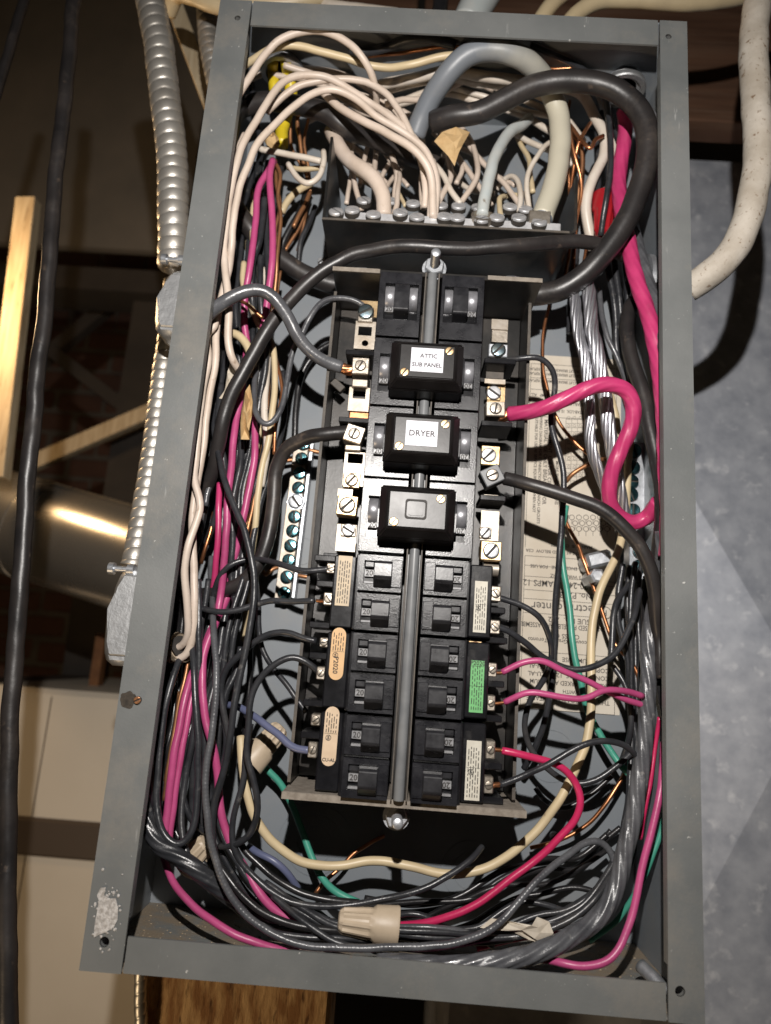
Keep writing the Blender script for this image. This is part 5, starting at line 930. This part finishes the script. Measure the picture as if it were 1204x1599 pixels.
scrap('cardboard_scrap', 'brown paper flap hanging under the big black loop', 'cardboard', 'card', [(678, 222), (690, 208), (712, 198), (734, 205), (722, 225), (716, 240), (710, 259), (700, 245)], -40, 6, 0.002)
scrap('tape_strip', 'white strip of tape folded round the wires beside the diagonal cable', 'tape', 'tape_paper', [(350, 612), (354, 580), (360, 566), (376, 572), (372, 590), (360, 612), (352, 622), (342, 622)], -44, 7, 0.003)
scrap('tape_strip', 'frayed cream tape end under the yellow cable', 'tape', 'card', [(410, 214), (424, 204), (434, 212), (438, 226), (428, 232), (416, 224)], -56, 8, 0.003)
# ------------------------------------------------------------------ around the box
def pbox(name, material, px0, py0, px1, py1, z0, z1, parent=None, bev=0.0, rot=0.0):   # upright slab seen through that pixel rectangle at depth z1 (front)
    c = at((px0 + px1) / 2, (py0 + py1) / 2, z1); k = mpp((px0 + px1) / 2, (py0 + py1) / 2, z1); w, h = abs(px1 - px0) * k / 2, abs(py1 - py0) * k / 2
    bm = NB(); box(bm, c.x - w, c.x + w, c.y - h, c.y + h, z0, z1, bev, rot=rz(rot) if rot else None); return obj(name, bm, material, parent)
# timber behind the box
a = at(1140, 190, -0.33); bm = NB(); box(bm, -0.03, 0.95, a.y, a.y + 0.40, -0.370, -0.33, 0.002)
tag(obj('timber_board', bm, 'dark_timber'), 'dark brown rough timber board behind the upper right of the box', 'board')
bm = NB(); box(bm, -0.185, -0.040, -0.60, 0.30, -0.20, -0.1215, 0.003); tag(obj('timber_post', bm, 'rough_timber'), 'rough sawn orange brown post showing under the lower rim of the box', 'post')
bm = NB(); box(bm, -0.30, -0.04, HB + 0.30, HB + 0.7, -0.37, -0.33, 0.002); tag(obj('joist', bm, 'dark_timber'), 'dark timber joist behind the cables over the box', 'joist')
# galvanised duct with cross-broken sheet
z = -0.400; pl = at(766, 233, z); ap = at(1267, 1094, z + 0.060); pt = pl.y; x0 = pl.x; x1 = 2 * ap.x - x0; yb = 2 * ap.y - pt
dt = thing('air_duct', 'mottled grey galvanised sheet metal duct to the right of the box', 'air duct', (ap.x, ap.y, -0.55))
bm = NB(); V = [bm.verts.new(p) for p in ((x0, pt, z), (x1, pt, z), (x1, yb, z), (x0, yb, z))]; vb = [bm.verts.new(p) for p in ((x0, pt, -0.8), (x1, pt, -0.8), (x1, yb, -0.8), (x0, yb, -0.8))]; A = bm.verts.new((ap.x, ap.y, z + 0.060))
for i in range(4): bm.faces.new((V[i], V[(i + 1) % 4], A)); bm.faces.new((V[i], vb[i], vb[(i + 1) % 4], V[(i + 1) % 4]))
bm.faces.new(vb); obj('duct_body', bm, 'galvanised', dt)
# big cream cable on the right
w_('big dirty cream cable curving down into the clamp on the right wall', 'cable_cream', 43, '1196,-40,-46 1184,0,-46 1178,45,-46 1177,90,-46 1179,140,-46 1181,190,-46 1183,240,-46 1179,285,-46 1170,338,-48 1147,388,-54 1118,420,-62 1090,442,-68 1076,450,-72', 'cables outside the box', name='service_cable', cat='cable', style='wobble', sides=24)
# cables over the top
for lbl, mt, wd_, sp in (('white cable running left over the top corner of the box', 'wire_cream', 26, '262,20,-120 275,-8,-105 300,-6,-95 340,10,-92 400,8,-92 470,2,-95 540,-20,-100'), ('white cable dipping to the top rim left of centre', 'wire_pale', 20, '440,-30,-110 480,-6,-105 515,8,-100 560,16,-98 620,24,-96'),
                   ('pair cable at the top rim, steeper of two', 'wire_cream', 24, '905,-30,-95 880,-10,-92 860,8,-90 838,40,-90'), ('pair cable at the top rim, flatter and running right', 'wire_cream', 24, '1230,-28,-100 1150,-4,-95 1080,4,-92 1000,0,-90 940,2,-90 905,18,-90 875,50,-90'),
                   ('pale grey cable standing above the middle of the top rim', 'wire_sky', 52, '775,-40,-100 752,-5,-96 730,40,-96'), ('black cable standing above the top rim', 'wire_black', 24, '693,-40,-100 688,0,-96 682,40,-96')):
    w_(lbl, mt, wd_, sp, 'cables outside the box', name='cable', cat='cable', sides=16)
# flexible armoured conduits
def armour(label, wpx, s, pitch=0.0105):
    P = pts(s); z = sum(dist(p) for p in P) / len(P); r = wpx * 0.5 * z / F_PX
    def rad(q, a, L):
        t = ((q / pitch) - a / (2 * PI)) % 1.0
        return 0.93 + 0.08 * min(1.0, (math.sin(PI * t) ** 0.5)) - (0.05 if t < 0.10 else 0)
    bm = NB(); tube(bm, P, r, 24, rad, 0.0008); return tag(obj('armoured_conduit', bm, 'armour', smooth=True), label, 'conduit', 'flexible metal conduits')
armour('bright flexible metal conduit hanging from the top down to the upper clamp', 47, '222,-60,-70 236,0,-72 246,60,-74 255,120,-76 263,180,-78 268,240,-80 271,300,-82 272,360,-84 270,420,-88', 0.0108)
armour('narrow flexible metal conduit running down behind the left rim to the lower clamp', 34, '272,440,-118 266,500,-118 256,570,-118 247,640,-116 236,710,-112 225,780,-106 216,835,-100 206,885,-94', 0.0092)
armour('short flexible metal conduit at the upper left corner of the box', 32, '322,-20,-130 324,40,-130 332,100,-132 345,160,-136', 0.009)
armour('dark flexible conduit showing below the lower left corner', 20, '222,1500,-110 220,1545,-112 222,1640,-116', 0.008)
def conduit_clamp(label, px, py, z, hpx, wpx, bolt):
    c = at(px, py, z); k = mpp(px, py, z); t = thing('conduit_connector', label, 'conduit connector', c); h, w = hpx * k, wpx * k
    bm = NB(); prs = [(c.x - w * 0.5 + 0, c.y - h * 0.34), (c.x - w * 0.30, c.y - h * 0.5), (c.x + w * 0.6, c.y - h * 0.5), (c.x + w * 0.6, c.y + h * 0.5), (c.x - w * 0.12, c.y + h * 0.5), (c.x - w * 0.38, c.y + h * 0.34), (c.x - w * 0.5, c.y + h * 0.05)]
    prism(bm, prs, 'z', z - 0.030, z, 0.004); obj('body', bm, 'cast_zinc', t, autosmooth=40)
    bm = NB(); pr2 = [(c.x + (x - c.x) * 0.72, c.y + (y - c.y) * 0.80) for x, y in prs]; prism(bm, pr2, 'z', z + 0.0001, z + 0.0022, 0.001); obj('cap', bm, 'cast_zinc', t)
    b = at(bolt[0], bolt[1], z); bm = NB(); lathe(bm, (b.x - 0.012, b.y, b.z), [(0.0045, 0), (0.0045, 0.004), (0.0022, 0.004), (0.0022, 0.014), (0.0042, 0.014), (0.0042, 0.019)], 14, axis='x'); obj('clamp_bolt', bm, 'zinc', t, autosmooth=40)
    return t
conduit_clamp('cast zinc conduit clamp at the upper left of the box', 266, 470, -0.060, 112, 44, (276, 406)); conduit_clamp('cast zinc conduit clamp at the lower left of the box', 190, 960, -0.050, 156, 48, (196, 889))
c = at(174, 1150, -0.07); bm = NB(); lathe(bm, (-XW - 0.012, c.y, c.z), [(0.010, 0.0), (0.017, 0.006), (0.018, 0.0115)], 24, axis='x'); tag(obj('knockout_plug', bm, 'cast_zinc', autosmooth=40), 'dark rounded plug in the left side of the box below the lower clamp', 'plug')
c = at(162, 1207, -0.03); bm = screw_bm(Vector((-XW - 0.001, c.y, c.z)), 0.004, 0.004, 0.4, tilt=Matrix.Rotation(-PI / 2, 3, 'Y')); tag(obj('side_screw', bm, 'brass'), 'small brass screw head on the left side of the box', 'screw')
# black cables hanging in front at the left
w_('rough black rod hanging down the whole left side', 'cable_rubber', 25, '121,-60,-60 113,30,-60 107,90,-60 101,156,-60 84,313,-60 69,500,-60 56,620,-60 44,744,-60 34,900,-60 24,1010,-60 17,1113,-60 13,1250,-60 11,1400,-60 12,1520,-60 16,1660,-60', 'cables outside the box', name='hanging_rod', cat='rod', sides=22, style='wobble')
w_('thin black rod crossing the top left corner', 'cable_rubber', 15, '50,-40,-80 36,10,-80 20,65,-80 4,115,-80 -14,170,-80', 'cables outside the box', name='hanging_rod', cat='rod', sides=18, style='wobble')
# pale stick of wood lit by the bulb, and the diagonal one at the top
def stick(label, a, b, z, wpx, material, depth=0.02):
    A, B = at(a[0], a[1], z), at(b[0], b[1], z); d = (B - A); n = Vector((-d.y, d.x, 0)).normalized() * wpx * mpp(a[0], a[1], z) / 2; bm = NB()
    prism(bm, [(A + n)[:2], (B + n)[:2], (B - n)[:2], (A - n)[:2]], 'z', z - depth, z, 0.001); return tag(obj('wood_lath', bm, material), label, 'lath')
stick('pale wooden lath standing behind the black rod, brightly lit by the bulb', (39, 306), (-12, 745), -0.42, 31, 'pale_timber')
stick('pale wooden brace slanting behind the upper left corner of the box', (262, -20), (345, 200), -0.22, 26, 'pale_timber')
stick('wooden brace slanting across the dark cellar at the left', (40, 725), (262, 628), -0.85, 24, 'pale_timber')
# dark panel on the far wall, beam and posts
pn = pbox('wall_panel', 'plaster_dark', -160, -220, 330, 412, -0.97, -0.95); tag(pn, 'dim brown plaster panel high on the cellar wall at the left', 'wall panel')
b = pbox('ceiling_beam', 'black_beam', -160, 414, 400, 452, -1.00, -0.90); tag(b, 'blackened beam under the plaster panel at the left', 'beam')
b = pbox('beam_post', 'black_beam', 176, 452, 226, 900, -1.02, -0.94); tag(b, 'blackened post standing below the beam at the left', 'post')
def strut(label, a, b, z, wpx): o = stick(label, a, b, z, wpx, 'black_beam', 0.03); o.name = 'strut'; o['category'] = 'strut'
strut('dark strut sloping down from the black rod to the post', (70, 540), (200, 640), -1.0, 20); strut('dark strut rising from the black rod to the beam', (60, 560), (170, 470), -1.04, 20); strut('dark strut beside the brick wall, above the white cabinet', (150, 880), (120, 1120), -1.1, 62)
# brick wall far behind: each brick a piece
bw = thing('brick_wall', 'red brick cellar wall with pale mortar far behind at the left', 'brick wall', (-1.6, 0.2, -2.1))
zB = -2.05; p0, p1 = at(-60, 420, zB), at(330, 1180, zB); bm = NB(); box(bm, p0.x - 0.3, p1.x + 0.4, p1.y - 0.2, p0.y + 0.3, zB - 0.1, zB - 0.006); obj('mortar', bm, 'mortar', bw)
bh, bl, g = 0.068, 0.165, 0.016; proto = None; row = 0; y = p1.y - 0.15; n = 0
while y < p0.y + 0.2 and n < 300:
    x = p0.x - 0.25 + (0.5 * bl if row % 2 else 0)
    while x < p1.x + 0.25 and n < 300:
        if proto is None:
            bm = NB(); box(bm, x, x + bl, y, y + bh, zB - 0.03, zB + 0.004, 0.006); proto = obj('brick', bm, 'brick_red', bw); px_, py_ = x, y
        else:
            o = proto.copy(); COL.objects.link(o); o.parent = bw; o.location = proto.location + WD((x - px_, y - py_, random.uniform(-0.003, 0.003))); o.rotation_euler = (0, random.uniform(-0.012, 0.012), 0)
        n += 1; x += bl + g
    y += bh + g; row += 1
# round metal duct pipe
A, B = at(-140, 770, -0.60), at(300, 900, -0.52); d = B - A; M = aim_mtx(d); L = d.length; r = 78 * mpp(100, 830, -0.58)
t = thing('duct_pipe', 'round dull metal duct pipe crossing behind the left rim', 'duct pipe', A)
bm = NB(); prof = [(r * 0.98, 0)]; lathe(bm, A, [(r * 0.97, 0), (r, 0.001), (r, L * 0.46), (r * 1.02, L * 0.462), (r * 1.02, L * 0.478), (r, L * 0.48), (r, L)], 48, mtx=M); obj('pipe', bm, 'duct_metal', t, autosmooth=30)
# white cabinet with a dark strap
cb = thing('white_cabinet', 'cream white metal cabinet with a dark strap at the lower left', 'cabinet', at(120, 1700, -0.8))
pbox('cabinet_body', 'cabinet_white', -120, 1094, 330, 1900, -1.1, -0.62, cb, 0.008); c = pbox('cabinet_top', 'strap_brown', -120, 1078, 330, 1096, -1.1, -0.635, cb, 0.003)
pbox('strap', 'strap_brown', -120, 1284, 330, 1340, -0.63, -0.614, cb, 0.004); pbox('seam', 'strap_brown', 12, 1100, 14, 1900, -0.63, -0.6195, cb)
a = at(150, 760, -0.9); b = pbox('copper_pipe', 'copper_dull', 143, 990, 158, 1085, -0.80, -0.78); tag(b, 'short vertical copper pipe above the white cabinet', 'pipe')
# cellar wall closing off everything behind
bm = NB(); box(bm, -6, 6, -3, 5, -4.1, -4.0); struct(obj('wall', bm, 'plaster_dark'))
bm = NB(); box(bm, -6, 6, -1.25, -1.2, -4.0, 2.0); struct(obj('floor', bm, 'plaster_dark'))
